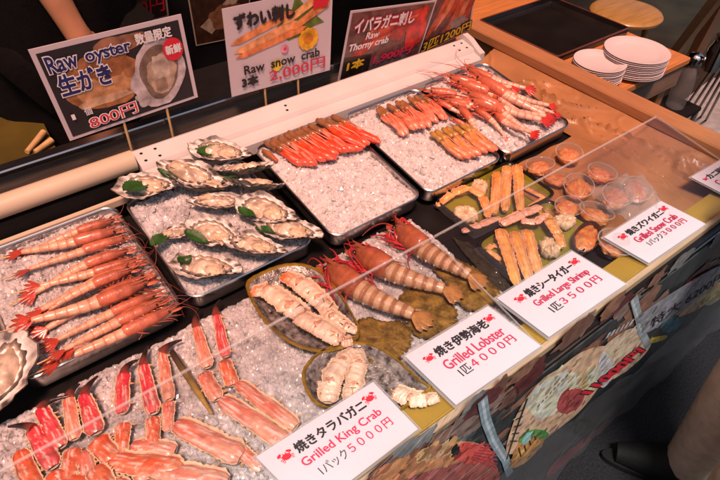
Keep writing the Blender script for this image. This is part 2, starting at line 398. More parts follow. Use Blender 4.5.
for xx in (-2.15, 0.1, 2.35):
    g = MB(); tube(g, [(xx, 0.04, 0.01), (xx, -1.57, -0.15)], 0.014, 8); g.build('rafter', DSTEEL, aroot)

# ------------------------------------------------------------------ the counter
ZD = 0.775                                        # deck height
ctr = thing('display_counter', 'long market seafood counter with black front edge and brown lined end wall', 'counter', (0.5, 0.7, 0))
def cpart(name, m, fn, smooth=False):
    g = MB(); fn(g); return g.build(name, m, ctr, smooth=smooth, xf=(np.eye(3), np.array([-0.5, -0.7, 0.0])))
XL = -1.3
cpart('body', BLACKM, lambda g: box(g, XL, 1.375, 0.285, 1.12, 0.02, ZD))
cpart('deck_liner', mat('deck_black', (0.012, 0.011, 0.011), rough=0.3, var=0.3, scale=9, bump=0.15), lambda g: box(g, XL, 1.374, 0.31, 1.03, ZD + 0.001, ZD + 0.005))
cpart('yellow_strip', OCHRE, lambda g: box(g, XL, 1.375, 0.2785, 0.325, ZD + 0.006, ZD + 0.03))
cpart('wooden_edge', mat('pale_wood', (0.42, 0.30, 0.19), rough=0.5, var=0.15, scale=12, stretch=(1, 10, 10)), lambda g: bbox(g, XL, 1.86, 0.266, 0.2775, ZD - 0.01, ZD + 0.033, 0.002))
cpart('front_rail', BLACKG, lambda g: [tube(g, [(XL, 0.262, z), (1.86, 0.262, z)], r, 10) for z, r in ((0.782, 0.009), (0.762, 0.008))])
cpart('front_rail', STEEL, lambda g: tube(g, [(XL, 0.2555, 0.772), (1.86, 0.2555, 0.772)], 0.0022, 8))
# raised support under the back of the trays
cpart('tray_step', BLACKM, lambda g: [box(g, 0.18, 1.21, 0.90, 0.985, ZD + 0.005, 0.812)])
# brown end wall with crumpled paper lining and wooden cap
def endw(g): box(g, 1.380, 1.418, 0.280, 1.215, 0.02, 0.819)
cpart('end_wall', WOOD, endw)
cpart('end_wall_cap', WOOD, lambda g: bbox(g, 1.366, 1.428, 0.2785, 1.222, 0.820, 0.850, 0.004))
def lining(g):
    ny, nx_ = 130, 40; V = []
    for i in range(ny):
        for j in range(nx_):
            u = j / (nx_ - 1); y = 0.326 + 0.76 * i / (ny - 1); x = 1.2155 + 0.1575 * u; z = ZD + 0.010 + 0.038 * max(0, u - .25) / .75 * (0.4 + .6 * max(0, u - .25) / .75)
            rd = abs(mnoise.noise(Vector((y * 5 + u * 2, u * 1.5 - y * 2, 4.2)))); r2 = abs(mnoise.noise(Vector((y * 9 - u * 3, u * 2.5 + y, 9.2))))
            V.append((x, y, z + 0.004 * mnoise.noise(Vector((y * 8, u * 3, .7))) + 0.014 * max(0, 1 - rd / .07) * math.sin(math.pi * u) + 0.009 * max(0, 1 - r2 / .06) * math.sin(math.pi * u)))
    g.add(V, grid_faces(ny, nx_))
cpart('paper_lining', KRAFT, lining, True)
def floorlin(g):
    V = []
    for i in range(40):
        for j in range(40):
            x = 0.93 + 0.285 * i / 39; y = 0.326 + 0.34 * j / 39
            V.append((x, y, ZD + 0.012 + 0.006 * mnoise.noise(Vector((x * 16, y * 16, 1.1)))))
    g.add(V, grid_faces(40, 40))
cpart('floor_lining', KRAFT, floorlin, True)
# back of the counter: white rail cover, cream tube, grey guard board, steel top rail
def rail(g):
    prof = [(0.985, 0.845), (0.985, 0.872), (0.990, 0.877), (1.012, 0.882), (1.014, 0.886), (1.018, 0.892), (1.062, 0.901), (1.070, 0.898), (1.072, 0.88), (1.072, 0.845)]
    x0, x1 = 0.247, 1.195; V = [(x, y, z) for x in (x0, x1) for y, z in prof]; k = len(prof)
    F = [(j, (j + 1) % k, k + (j + 1) % k, k + j) for j in range(k)] + [tuple(range(k))[::-1], tuple(range(k, 2 * k))]
    g.add(V, F)
cpart('rail_cover', RAILW, rail)
def railcap(g):
    prof = [(0.992, 0.86), (0.992, 0.885), (1.012, 0.893), (1.04, 0.908), (1.066, 0.914), (1.078, 0.905), (1.08, 0.88), (1.08, 0.86)]
    k = len(prof); V = [(x, y, z) for x in (1.196, 1.214) for y, z in prof]
    g.add(V, [(j, (j + 1) % k, k + (j + 1) % k, k + j) for j in range(k)] + [tuple(range(k))[::-1], tuple(range(k, 2 * k))])
cpart('rail_end_cap', RAILW, railcap)
def holes(g):
    for x, y in ((0.262, 1.028), (0.262, 1.050), (0.292, 1.028), (0.292, 1.050), (1.150, 1.028), (1.150, 1.050), (1.178, 1.028), (1.178, 1.050), (0.60, 1.03), (0.605, 1.045)):
        z = 0.892 + (y - 1.018) * 0.2045; r = 0.0034
        g.add([(x + r * math.cos(a), y + r * math.sin(a), z + 0.0009) for a in np.linspace(0, 6.283, 10)[:-1]], [tuple(range(9))])
cpart('screw_hole', BLACKM, holes)
cpart('cream_tube', RAILC, lambda g: tube(g, [(XL, 1.045, 0.893), (0.243, 1.045, 0.893)], 0.0215, 20), True)
cpart('cream_strip', RAILC, lambda g: bbox(g, XL, 0.215, 1.012, 1.022, 0.822, 0.840, 0.002))
cpart('dark_gap', BLACKM, lambda g: box(g, XL, 0.246, 1.03, 1.085, ZD, 0.868))
cpart('guard_board', mat('grey_board', (0.13, 0.105, 0.085), rough=0.45, var=0.35, scale=7, stretch=(1, 1, 14), bump=0.1), lambda g: box(g, XL, 1.235, 1.125, 1.14, 0.70, 0.9))
cpart('steel_rail', STEEL, lambda g: bbox(g, XL, 1.235, 1.118, 1.146, 0.901, 0.916, 0.003))

# ------------------------------------------------------------------ acrylic cover over the front row
def acr(x0, x1, label, bump=0.0):
    t = thing('acrylic_cover', label, 'cover', ((x0 + x1) / 2, 0.41, 0.83), group='clear covers over the front row')
    ya, yb, za, zb = 0.279, 0.548, 0.8105, 0.852
    n_ = np.array([0, -(zb - za), (yb - ya)]); n_ /= np.linalg.norm(n_); off = np.array([(x0 + x1) / 2, 0.41, 0.83])
    def slab(m, name, y0, y1, xa=x0, xb=x1, th=0.003, lift=0.0):
        g = MB(); z = lambda y: za + (y - ya) / (yb - ya) * (zb - za)
        V = [np.array([x, y, z(y)]) + n_ * (lift + k * th) - off for x in (xa, xb) for y in (y0, y1) for k in (0, 1)]
        g.add(V, [(0, 1, 3, 2), (4, 6, 7, 5), (0, 4, 5, 1), (2, 3, 7, 6), (0, 2, 6, 4), (1, 5, 7, 3)]); g.build(name, m, t, smooth=False)
    slab(CLEAR, 'sheet', ya, yb - 0.005)
    slab(EDGE, 'polished_edge', yb - 0.0038, yb, th=0.004, lift=-0.0005)
    slab(EDGE, 'side_edge', ya, yb - 0.005, x1 + 0.0003, x1 + 0.0022)
acr(XL, 0.612, 'clear acrylic cover over the king crab and lobsters')
acr(0.618, 1.362, 'clear acrylic cover over the green packs and cups')

# ------------------------------------------------------------------ front banner with printed seafood
bx0, bx1, bz0, bz1 = -1.3, 1.9, 0.05, 0.748
bn = thing('banner', 'glossy dark banner on the counter front printed with crab and prawns', 'banner', (0.3, 0.25, 0.05))
BS = Sign((bx0, 0.254, bz1), (bx1, 0.254, bz1), (bx1, 0.244, bz0), (bx0, 0.244, bz0), (0.3, 0.25, 0.05))
BAN = mat('banner_vinyl', (0.045, 0.050, 0.052), rough=0.13, var=0.5, scale=9, bump=0.35, bscale=14, coat=0.6, stretch=(3, 3, 1), detail=6)
BS.card('sheet', BAN, bn, 0.003, 60, 12)
def bp(px, py):
    P = ay(px, py, 0.25); return ((P[0] - bx0) / (bx1 - bx0), (P[2] - bz0) / (bz1 - bz0))
PRINT = mat('printed_ink', attr=True, rough=0.16, var=0.4, scale=38, coat=0.4, detail=5)
def crom(P, k=5):
    P = [np.array(p, float) for p in P]; n = len(P); R = []
    for i in range(n):
        p0, p1, p2, p3 = (P[(i + q) % n] for q in (-1, 0, 1, 2))
        for f in np.arange(k) / k: R.append(0.5 * ((2 * p1) + (-p0 + p2) * f + (2 * p0 - 5 * p1 + 4 * p2 - p3) * f * f + (-p0 + 3 * p1 - 3 * p2 + p3) * f ** 3))
    return R
def inside(p, P):
    c = False
    for a, b in zip(P, P[1:] + P[:1]):
        if (a[1] > p[1]) != (b[1] > p[1]) and p[0] < (b[0] - a[0]) * (p[1] - a[1]) / (b[1] - a[1]) + a[0]: c = not c
    return c
MOT = random.Random(99)
def bpoly(key, pts, col, layer, sharp=False):
    P = [tuple(q) for q in (pts if sharp else crom(pts))]
    col = tuple(np.clip(c3(col) * 1.75, 0, .85)); BS.poly(key, PRINT, [bp(*p) for p in P], layer, col=col)
    if sharp: return
    xs = [p[0] for p in P]; ys = [p[1] for p in P]; area = (max(xs) - min(xs)) * (max(ys) - min(ys)); n = int(min(70, area / 22)); k = 0
    for _ in range(n * 3):
        q = (MOT.uniform(min(xs), max(xs)), MOT.uniform(min(ys), max(ys)))
        if not inside(q, P) or k >= n: continue
        k += 1; u, v = bp(*q); f = MOT.choice((.45, .6, .75, 1.2, 1.35, 1.5)); tint = np.array((1, MOT.uniform(.8, 1.1), MOT.uniform(.75, 1.1)))
        BS.blobp(key, PRINT, u, v, MOT.uniform(.0012, .0042), MOT.uniform(.006, .018), layer + .05 + .25 * MOT.random(), seed=k, amp=.4, n=9, rot=0, col=np.clip(c3(col) * f * tint, 0, .8))
def bline(key, pts, wpx, col, layer):
    P = [np.array(bp(*p)) * np.array([bx1 - bx0, bz1 - bz0]) for p in pts]
    for a, b in zip(P, P[1:]):
        d = b - a; nn = np.array([-d[1], d[0]]) / (np.linalg.norm(d) + 1e-9) * wpx / 2
        BS.poly(key, PRINT, [tuple(q / np.array([bx1 - bx0, bz1 - bz0])) for q in (a + nn, a - nn, b - nn, b + nn)], layer, col=col)
# blurred photographic ground of the print
for i in range(70):
    t = random.random(); x = 395 + 330 * t; y = 448 - 0.70 * (x - 400) + random.uniform(6, 75)
    P = ay(x, y, 0.25); c = random.choice([(0.18, 0.09, 0.07), (0.28, 0.19, 0.16), (0.07, 0.08, 0.08), (0.24, 0.24, 0.24), (0.14, 0.04, 0.04), (0.30, 0.15, 0.10)])
    BS.blobp('print_ground', PRINT, (P[0] - bx0) / (bx1 - bx0), (P[2] - bz0) / (bz1 - bz0), random.uniform(0.006, 0.022), random.uniform(0.02, 0.06), 1 + (i % 4) * 0.4, seed=i, amp=0.3, rot=0, col=c)
# grill with prawn
for k in range(9):
    bline('printed_grill', [(396 + 9 * k, 452 - 6 * k), (352 + 9.6 * k, 490 - 2.0 * k)], 0.0016, (0.45, 0.45, 0.46), 3)
for k in range(7):
    bline('printed_grill', [(376 + 14 * k, 490), (440 + 9 * k, 423 + 7 * k)], 0.0020, (0.55, 0.55, 0.57), 3.2)
bpoly('printed_fire', [(395, 478), (440, 452), (486, 452), (492, 490), (395, 492)], (0.22, 0.06, 0.05), 2.8)
bpoly('printed_prawn', [(378, 472), (398, 462), (425, 450), (450, 443), (470, 442), (484, 446), (492, 453), (480, 461), (462, 462), (440, 468), (412, 477), (392, 487), (380, 490), (370, 486)], (0.34, 0.15, 0.07), 4)
bpoly('printed_prawn', [(420, 453), (450, 445), (470, 444), (462, 450), (440, 455), (422, 462)], (0.42, 0.22, 0.11), 4.4)
bpoly('printed_prawn', [(464, 443), (484, 447), (493, 454), (478, 462), (462, 461), (456, 452)], (0.48, 0.06, 0.05), 4.6)
bpoly('printed_prawn', [(452, 449), (457, 447), (460, 450), (457, 455), (452, 454)], (0.01, 0.01, 0.01), 5)
for k in range(7): bline('printed_prawn', [(470, 446 + 2 * k), (496, 443 + 4 * k)], 0.003, (0.5, 0.05, 0.06), 4.8)
# pale plate rims of the printed pictures
def band(pts, wpx, col, layer):
    bline('printed_rim', pts, wpx, col, layer)
band([(483, 400), (486, 420), (493, 440), (504, 458), (508, 473)], 0.020, (0.30, 0.40, 0.46), 6)
band([(483, 401), (486, 421), (493, 441), (504, 459)], 0.006, (0.60, 0.68, 0.72), 6.4)
band([(634, 298), (638, 316), (640, 330), (647, 345)], 0.020, (0.40, 0.46, 0.50), 6)
band([(632, 300), (637, 317), (640, 330)], 0.006, (0.62, 0.68, 0.70), 6.4)
# whole crab
bpoly('printed_crab', [(506, 452), (512, 425), (524, 402), (542, 380), (560, 368), (582, 352), (606, 346), (610, 360), (600, 382), (580, 408), (556, 428), (530, 446)], (0.46, 0.30, 0.20), 5)
bpoly('printed_crab', [(528, 400), (545, 380), (566, 372), (580, 376), (572, 396), (552, 414), (534, 416)], (0.60, 0.48, 0.36), 5.4)
for k in range(9): 
    u, v = bp(538 + 4.0 * k, 405 - 4.2 * k); BS.blobp('printed_crab', PRINT, u, v, 0.0012, 0.0075, 5.8, seed=k, col=(0.32, 0.17, 0.07))
for k in range(10):
    u, v = bp(514 + 6.0 * k, 428 - 1.2 * k - (k % 2) * 3); BS.blobp('printed_crab', PRINT, u, v, 0.0020, 0.0100, 5.6, seed=k + 20, col=(0.52, 0.32, 0.17))
bpoly('printed_crab', [(583, 371), (592, 364), (601, 368), (602, 380), (592, 390), (582, 390), (577, 381)], (0.62, 0.36, 0.20), 6)
bpoly('printed_crab', [(586, 373), (592, 368), (597, 372), (595, 382), (588, 384)], (0.68, 0.50, 0.36), 6.3)
bpoly('printed_crab', [(562, 392), (582, 388), (580, 402), (566, 412), (556, 408)], (0.26, 0.05, 0.05), 5.9)
bpoly('printed_crab', [(600, 352), (626, 330), (640, 330), (650, 342), (634, 362), (604, 380)], (0.55, 0.36, 0.26), 5.2)
bpoly('printed_crab', [(598, 360), (606, 352), (612, 372), (602, 386), (596, 380)], (0.66, 0.62, 0.58), 6.1)
for k in range(6): bline('printed_crab', [(606 + 4.6 * k, 338 - 2.6 * k), (610 + 4.6 * k, 332 - 2.6 * k)], 0.012, (0.62, 0.62, 0.64), 6.2)
# garnish: carved carrot and green leaf
bpoly('printed_garnish', [(512, 452), (522, 436), (535, 430), (543, 436), (536, 448), (524, 460), (510, 466)], (0.60, 0.22, 0.07), 6.4)
for k in range(4): bline('printed_garnish', [(519 + 5 * k, 455 - 5.6 * k), (517 + 5 * k, 446 - 4.6 * k)], 0.004, (0.03, 0.02, 0.01), 6.8)
bpoly('printed_garnish', [(517, 440), (524, 431), (538, 428), (547, 432), (542, 437), (532, 435), (522, 441)], (0.06, 0.20, 0.05), 6.6)
bpoly('printed_garnish', [(520, 441), (525, 432), (530, 432), (524, 442)], (0.15, 0.35, 0.36), 6.9)
bline('printed_scissors', [(527, 398), (514, 432), (505, 458)], 0.006, (0.03, 0.03, 0.03), 6.5)
for k in range(5): bline('printed_scissors', [(509 + 2 * k, 440 - 7 * k), (516 + 2 * k, 440 - 8 * k)], 0.004, (0.05, 0.05, 0.05), 6.5)
# second picture: fish with price card
bpoly('printed_fish', [(650, 318), (664, 300), (690, 284), (716, 270), (740, 256), (742, 285), (716, 292), (700, 306), (676, 318), (660, 330)], (0.50, 0.30, 0.17), 5)
bpoly('printed_fish', [(640, 326), (648, 316), (674, 314), (678, 322), (660, 336), (646, 338)], (0.02, 0.02, 0.02), 5.4)
bpoly('printed_fish', [(660, 322), (670, 316), (680, 319), (674, 328), (662, 331)], (0.04, 0.18, 0.22), 5.6)
bpoly('printed_fish', [(648, 338), (664, 334), (663, 338), (650, 342)], (0.65, 0.38, 0.05), 5.8)
bpoly('printed_fish', [(700, 298), (714, 288), (726, 280), (728, 288), (708, 304)], (0.58, 0.38, 0.17), 5.7)
CARD = [(640, 322), (647, 305), (712, 262), (718, 280), (650, 330)]
bpoly('price_card', [(642, 325), (641, 313), (716, 266), (719, 280), (649, 330)], (0.20, 0.20, 0.23), 7)
def btext(body, a, b, hpx, m, layer, off=0.0, key='lettering', shx=0.0):
    (u0, v0), (u1, v1) = bp(*a), bp(*b)
    BS.text(key, m, body, u0, v0, u1, v0 + hpx, layer, 0.0, 0.0, dv=(v1 - v0) / (u1 - u0), shx=shx, bold=off)
btext('11000円', (590, 392), (643, 350), 0.115, INK, 8, 0.0022, 'lettering_outline', -.22)
btext('11000円', (590, 392), (643, 350), 0.115, RED, 9, 0.0009, 'red_lettering', -.22)
btext('特大 6200円', (648, 328), (720, 279), 0.08, INK, 8, .0004, 'lettering', -.1)
# red and grey print near the ground
for k in range(16):
    x = 545 + 11 * k; y = 470 - 8.5 * k
    bpoly('print_ground', [(x, y), (x + 14, y - 16), (x + 20, y - 12), (x + 5, y + 8)], random.choice([(0.16, 0.015, 0.02), (0.10, 0.01, 0.015), (0.04, 0.05, 0.05)]), 2 + (k % 3) * 0.3)
    if k % 3 == 0: bline('print_ground', [(x - 2, y + 6), (x + 15, y - 19), (x + 34, y - 40)], 0.006, (0.22, 0.25, 0.26), 3.5)
BS.finish(bn)
# loose clear sheet hanging over the lower half of the banner
g = MB(); V = []; nu, nv = 120, 26
for i in range(nu):
    for j in range(nv):
        x = bx0 + (bx1 - bx0) * i / (nu - 1); z = 0.06 + 0.40 * j / (nv - 1); w = x * 9 + z * 8
        V.append((x, 0.232 - 0.022 * abs(mnoise.noise(Vector((w * .8, z * 3 - x * 2, 1)))) - 0.004 * mnoise.noise(Vector((w * 3, z * 9, 5))), z + .05 * math.sin(x * 4.1) * j / nv))
g.add(V, grid_faces(nu, nv)); tag(g.build('plastic_sheet', clear_mat('loose_plastic', (.93, .94, .95), .1, haze=.035, ior=1.6)), 'loose creased clear plastic sheet hanging over the lower banner', 'plastic sheet')
#MARK-TRAYS
# ------------------------------------------------------------------ steel trays with ice
def steel_tray(x0, x1, y0, y1, zf, zb, label, seed, ice_m, ice_label, depth=0.036, rimr=0.028):
    w, h = x1 - x0, y1 - y0; s = (zb - zf) / h; L = math.hypot(h, zb - zf)
    t = thing('steel_tray', label, 'tray', ((x0 + x1) / 2, (y0 + y1) / 2, (zf + zb) / 2), (math.atan(s), 0, 0), 'steel trays of raw seafood')
    g = MB(); rloft(g, w, L, rimr, [(0.007, -depth), (0.004, -depth + 0.004), (0.0035, -0.004), (0.0, -0.002), (0.0, 0.001), (0.0022, 0.0026), (0.0045, 0.001), (0.006, -0.003), (0.010, -depth + 0.008)], n=8, cap1=True)
    g.build('tray_body', STEEL, t)
    ic = ice_field('crushed_ice', w - 0.0125, L - 0.0125, rimr - 0.006, seed, ice_m)
    ic.location = t.location; ic.rotation_euler = t.rotation_euler
    ic.location.z -= 0.0035
    tag(ic, ice_label, 'ice', kind='stuff')
    return (zf, y0, s)
TP1 = steel_tray(-0.088, 0.172, 0.683, 1.000, 0.831, 0.842, 'shiny steel tray of ice holding skewered prawns beside the oysters', 1, ICEM, 'crushed ice under the skewered prawns')
TPO = steel_tray(0.185, 0.448, 0.690, 0.985, 0.826, 0.852, 'steel tray of dark wet ice holding the shucked oysters', 2, ICED, 'dark wet ice under the oysters')
TPA = steel_tray(0.474, 0.705, 0.668, 0.978, 0.831, 0.868, 'steel tray heaped with ice and one row of red crab sticks', 3, ICE, 'white crushed ice under the single row of red crab sticks')
TPB = steel_tray(0.716, 0.948, 0.664, 0.976, 0.831, 0.868, 'steel tray of ice holding two bunches of crab sticks', 4, ICE, 'white crushed ice under the two bunches of crab sticks')
TPC = steel_tray(0.960, 1.198, 0.664, 0.976, 0.831, 0.868, 'steel tray of ice with red curled shrimps by the end wall', 5, ICE, 'white crushed ice under the red curled shrimps')

# ------------------------------------------------------------------ prawns
def bp_pts(L, bend, n=22):
    """body midline from head (x=0) to tail (x=L), curled downwards in plan by bend"""
    t = np.linspace(0, 1, n); P = np.zeros((n, 3)); P[:, 0] = L * t; P[:, 1] = bend * L * (1 - np.cos(t * math.pi * 0.9)) * 0.5 * t; P[:, 2] = 0.0
    return P
def make_prawn(name, L, label, cat, group, c_head, c_body, c_band, c_tail, bend=0.1, skew=False, fat=1.0, seed=0, beard=7, headfrac=0.36, antl=0.55, c_leg=None, lift=0.0, spots=False):
    rg = random.Random(seed); root = thing(name, label, cat, group=group)
    ch, cb, cbd, ct = map(c3, (c_head, c_body, c_band, c_tail)); cl = c3(c_leg) if c_leg is not None else ch
    M = bp_pts(L, bend, 61); xat = lambda t: M[min(60, max(0, int(round(t * 60))))]
    R0 = 0.060 * L * fat; z0 = R0 * 0.9
    # carapace with rostrum
    n = 22; P = []; R = []; C = []
    for i in range(n):
        t = i / (n - 1); p = xat(headfrac * t).copy(); p[2] = z0 * (0.95 + 0.10 * math.sin(t * 3))
        prof = 0.30 + 0.74 * min(1, t / 0.42) ** 0.75 if t < .42 else 1.04 + 0.05 * math.sin((t - .42) * 5)
        r = R0 * prof * (1.0 if t < 0.93 else 1.0 - (t - 0.93) * 2.6)
        P.append(p); R.append(r); C.append(lerp(ch * 0.62, ch, t ** .7) * rg.uniform(.88, 1.08))
    g = MB(); tube(g, P, R, 16, np.array(C), sq=0.95, sfn=lambda u, a_: 1 + .13 * max(0, math.sin(a_)) ** 6 + .05 * mnoise.noise(Vector((u * 6, math.cos(a_) * 2, seed))))
    car = g.build('carapace', FOOD, root)
    g = MB(); tube(g, [xat(headfrac * 0.5) + (0, 0, z0 + R0 * .95), xat(headfrac * 0.16) + (0, 0, z0 + R0 * .80), (-0.05 * L, 0, z0 + R0 * 1.0)], [R0 * .20, R0 * .17, R0 * .02], 6, ch * 0.7)
    g.build('rostrum', FOOD, car)
    for sgn in (-1, 1):
        g = MB(); e = xat(headfrac * 0.08) + (0, sgn * R0 * 0.52, z0 + R0 * 0.30); blob(g, e, (R0 * .22,) * 3, 0, 1, 0, (0.008, 0.006, 0.006), 8, 10); g.build('eye', FOOD, car)
        g = MB(); tube(g, [(0.02 * L, sgn * R0 * .35, z0 * .9), (-.04 * L, sgn * R0 * .55, z0 * .9), (-.09 * L, sgn * R0 * .5, z0 * .85)], [R0 * .30, R0 * .34, R0 * .06], 8, np.array([ch * .8, ch, ch * .6]), sq=.35); g.build('antenna_scale', FOOD, car)
    # abdomen: six overlapping rings
    g = MB(); t0 = headfrac - 0.015; t1 = 0.87; P = []; R = []; C = []
    for k in range(6):
        ta = t0 + (t1 - t0) * k / 6; tb = t0 + (t1 - t0) * (k + 1) / 6
        base = R0 * (0.98 - 0.52 * (k / 6) ** 1.1); nxt = R0 * (0.98 - 0.52 * ((k + 1) / 6) ** 1.1)
        for f, rr, cm in ((0.0, 0.95, .5), (0.10, .985, 1.0), (0.30, 1.0, .9), (.45, 1.02, .1), (0.80, 1.035, 0.0), (0.95, 1.03, 0.7), (0.995, 0.95, 0.9)) if spots else ((0.0, 0.95, 0.15), (0.10, 0.985, 0.0), (0.40, 1.01, 0.0), (0.80, 1.035, 0.25), (0.95, 1.03, 0.8), (0.995, 0.95, 0.5)):
            p = xat(0).copy(); tt = ta + (tb - ta) * f; i0 = int(tt * 60); fr = tt * 60 - i0; p = M[i0] * (1 - fr) + M[min(60, i0 + 1)] * fr
            p[2] = z0 * (1 - 0.35 * tt); P.append(p); R.append((base + (nxt - base) * f) * rr * (1 + .04 * rg.uniform(-1, 1))); C.append(lerp(cb, cbd, cm) * rg.uniform(0.85, 1.12))
    tube(g, P, R, 14, np.array(C), sq=0.9); ab = g.build('abdomen', FOOD, root)
    if spots:
        for k in range(6):
            tt = t0 + (t1 - t0) * (k + .75) / 6; p = M[int(tt * 60)].copy(); r = R0 * (0.98 - 0.52 * ((k + .7) / 6) ** 1.1)
            for sg in (-1, 1):
                g = MB(); blob(g, p + (0, sg * r * .97, z0 * .55), (r * .13, r * .10, r * .2), .1, 2, k, (.74, .58, .46), 7, 10); g.build('side_plate', FOOD, ab)
    # tail fan
    g = MB(); e = xat(0.86); d = xat(1.0) - xat(0.80); d[2] = 0; d /= np.linalg.norm(d); sd_ = np.array([-d[1], d[0], 0])
    for k, a in enumerate((-0.70, 0.70, -0.36, 0.36, 0.0)):
        dd = d * math.cos(a) + sd_ * math.sin(a); ln = L * (0.165 - 0.03 * abs(a)) * (1.15 if fat > 1.5 else 1)
        tube(g, [e + (0, 0, z0 * .62), e + dd * ln * .4 + (0, 0, z0 * .52), e + dd * ln * .8 + (0, 0, z0 * .36), e + dd * ln + (0, 0, z0 * .3)], [R0 * .22, R0 * .30, R0 * .30, R0 * .06], 12, np.array([ct * 1.1, ct, ct * .75, ct * .4]), sq=0.16)
    g.build('tail_fan', FOOD, root)
    # legs and feelers
    for k in range(beard):
        sgn = -1 if k % 2 else 1; t = headfrac * (0.12 + 0.80 * k / beard); a = xat(t) + (0, sgn * R0 * .75, z0 * .5)
        fw = rg.choice((-1, -1, -.6, .5)); lf = max(1, fat * 1.15); b = a + np.array((fw * rg.uniform(.03, .07), sgn * rg.uniform(.03, .07), 0)) * L * lf; c = a + np.array((fw * rg.uniform(.07, .15), sgn * rg.uniform(.0, .08), 0)) * L * lf
        b[2] = z0 * rg.uniform(.5, 1.2); c[2] = 0.002
        g = MB(); tube(g, bez(a, b, c, 7), np.linspace(R0 * .15, R0 * .05, 7) / max(1, fat * .8), 5, cl * rg.uniform(.6, 1.1)); g.build('leg', FOOD, root)
    for sgn in (-1, 1):
        a = np.array((-0.02 * L, sgn * R0 * .25, z0)); q = rg.uniform(.6, 1.0); w = rg.uniform(-.25, .35) * sgn
        g = MB(); tube(g, bez(a, (-antl * .75 * L * q, w * .3 * L, z0 * 1.3), (-antl * rg.uniform(.35, 1.0) * L, w * L + .05 * sgn * L, 0.003), 14), np.linspace(R0 * .075, R0 * .025, 14), 5, cl * .75)
        g.build('antenna', FOOD, root)
    if spots:                                      # long red feelers and walking legs draped over the head
        for k in range(9):
            sgn = -1 if k % 2 else 1; a = np.array((rg.uniform(-.02, .10) * L, sgn * R0 * rg.uniform(.1, .6), z0 * rg.uniform(.9, 1.5))); b = np.array((rg.uniform(-.12, .16) * L, sgn * R0 * rg.uniform(.6, 1.6), z0 * 1.9)); c = np.array((rg.uniform(.10, .42) * L, sgn * R0 * rg.uniform(1.0, 1.9), .004))
            g = MB(); tube(g, bez(a, b, c, 12), np.linspace(.0022, .0008, 12), 6, cl * rg.uniform(.6, 1.1)); g.build('feeler', FOOD, root)
    if skew:
        g = MB(); tube(g, [(0.10 * L, 0, z0 * .35), (L * 1.10, xat(1)[1] * 1.0, z0 * .30)], 0.0014, 6); g.build('skewer', BAMBOO, root)
    return root
def placeroot(o, head, tail, L, roll=0.0): return pitch_to(o, head, tail, L, roll)

ORD = ['first', 'second', 'third', 'fourth', 'fifth', 'sixth', 'seventh', 'eighth', 'ninth', 'tenth', 'eleventh', 'twelfth', 'thirteenth', 'fourteenth']
# tail -> head, photo measure
T1 = [((18, 251), (112, 221)), ((12, 263), (118, 235)), ((14, 276), (126, 244)), ((19, 283), (130, 254)), ((30, 298), (141, 261)), ((27, 313), (146, 270)),
      ((30, 328), (150, 279)), ((20, 341), (151, 287)), ((45, 343), (158, 294)), ((58, 346), (166, 302)), ((44, 375), (170, 314)), ((36, 306), (134, 272)), ((52, 356), (160, 309))]
PP = [make_prawn('skewered_prawn', 0.20, 'x', 'prawn', 'skewered prawns on the ice', (0.50, 0.14, 0.075), (0.70, 0.40, 0.26), (0.54, 0.17, 0.085), (0.42, 0.05, 0.03), bend=b, skew=True, fat=f_ * .84, seed=s_, beard=12, headfrac=.40, antl=.26, c_leg=(0.30, 0.07, 0.04))
      for b, f_, s_ in ((0.10, 1.0, 1), (-0.14, 1.12, 2), (0.05, 0.92, 3), (0.20, 1.02, 4), (-.07, .96, 5), (.15, 1.08, 6))]
used = set()
def inst(protos, i):
    k = i % len(protos)
    if id(protos[k]) in used: return copy_tree(protos[k])
    used.add(id(protos[k])); return protos[k]
for i, (tl, hd) in enumerate(T1):
    o = inst(PP, i)
    zz = 0.003 + (0.004 if i % 2 else 0.0) + (.010 if i > 10 else 0); hd = (hd[0] + random.uniform(-5, 4), hd[1] + random.uniform(-3, 3)); tl = (tl[0] + random.uniform(-3, 3), tl[1] + random.uniform(-2, 2))
    a = apl(*hd, TP1[0] + zz, TP1[1], TP1[2]); b = apl(*tl, TP1[0] + zz, TP1[1], TP1[2]); b[2] -= 0.0005
    placeroot(o, a, b, 0.20 * .99, roll=random.uniform(-.5, .5))
    o['label'] = (ORD[i] + ' skewered prawn from the back of the steel prawn tray') if i < 10 else ['frontmost skewered prawn lying along the front rim of the prawn tray', 'skewered prawn on top of its neighbours in the middle of the prawn tray', 'skewered prawn laid on top beside the frontmost one'][i - 10]

T4 = [((471, 66), (535, 97), .12), ((452, 73), (522, 98), .1), ((479, 72), (553, 121), .08), ((459, 81), (541, 112), .1), ((432, 88), (503, 99), -.1), ((470, 87), (547, 131), .12), ((447, 101), (512, 106), -.12),
      ((473, 97), (558, 128), .1), ((489, 92), (536, 136), .12), ((500, 106), (518, 143), .35), ((462, 101), (503, 136), -.40), ((496, 80), (556, 113), .1),
      ((486, 84), (530, 118), .3), ((478, 104), (525, 128), -.25), ((452, 95), (495, 112), .4), ((510, 90), (560, 119), .12), ((440, 96), (480, 118), .3), ((456, 112), (492, 130), -.2)]
SPR = [make_prawn('red_shrimp', 0.13, 'x', 'shrimp', 'red curled shrimps on the ice', (0.60, 0.15, 0.075), (0.78, 0.48, 0.36), (0.66, 0.17, 0.09), (0.56, 0.035, 0.025), bend=b, fat=1.02, seed=s_, beard=16, headfrac=.40, antl=.5, c_leg=(0.58, 0.09, 0.05))
       for b, s_ in ((0.32, 11), (-0.28, 12), (0.55, 13), (0.20, 14))]
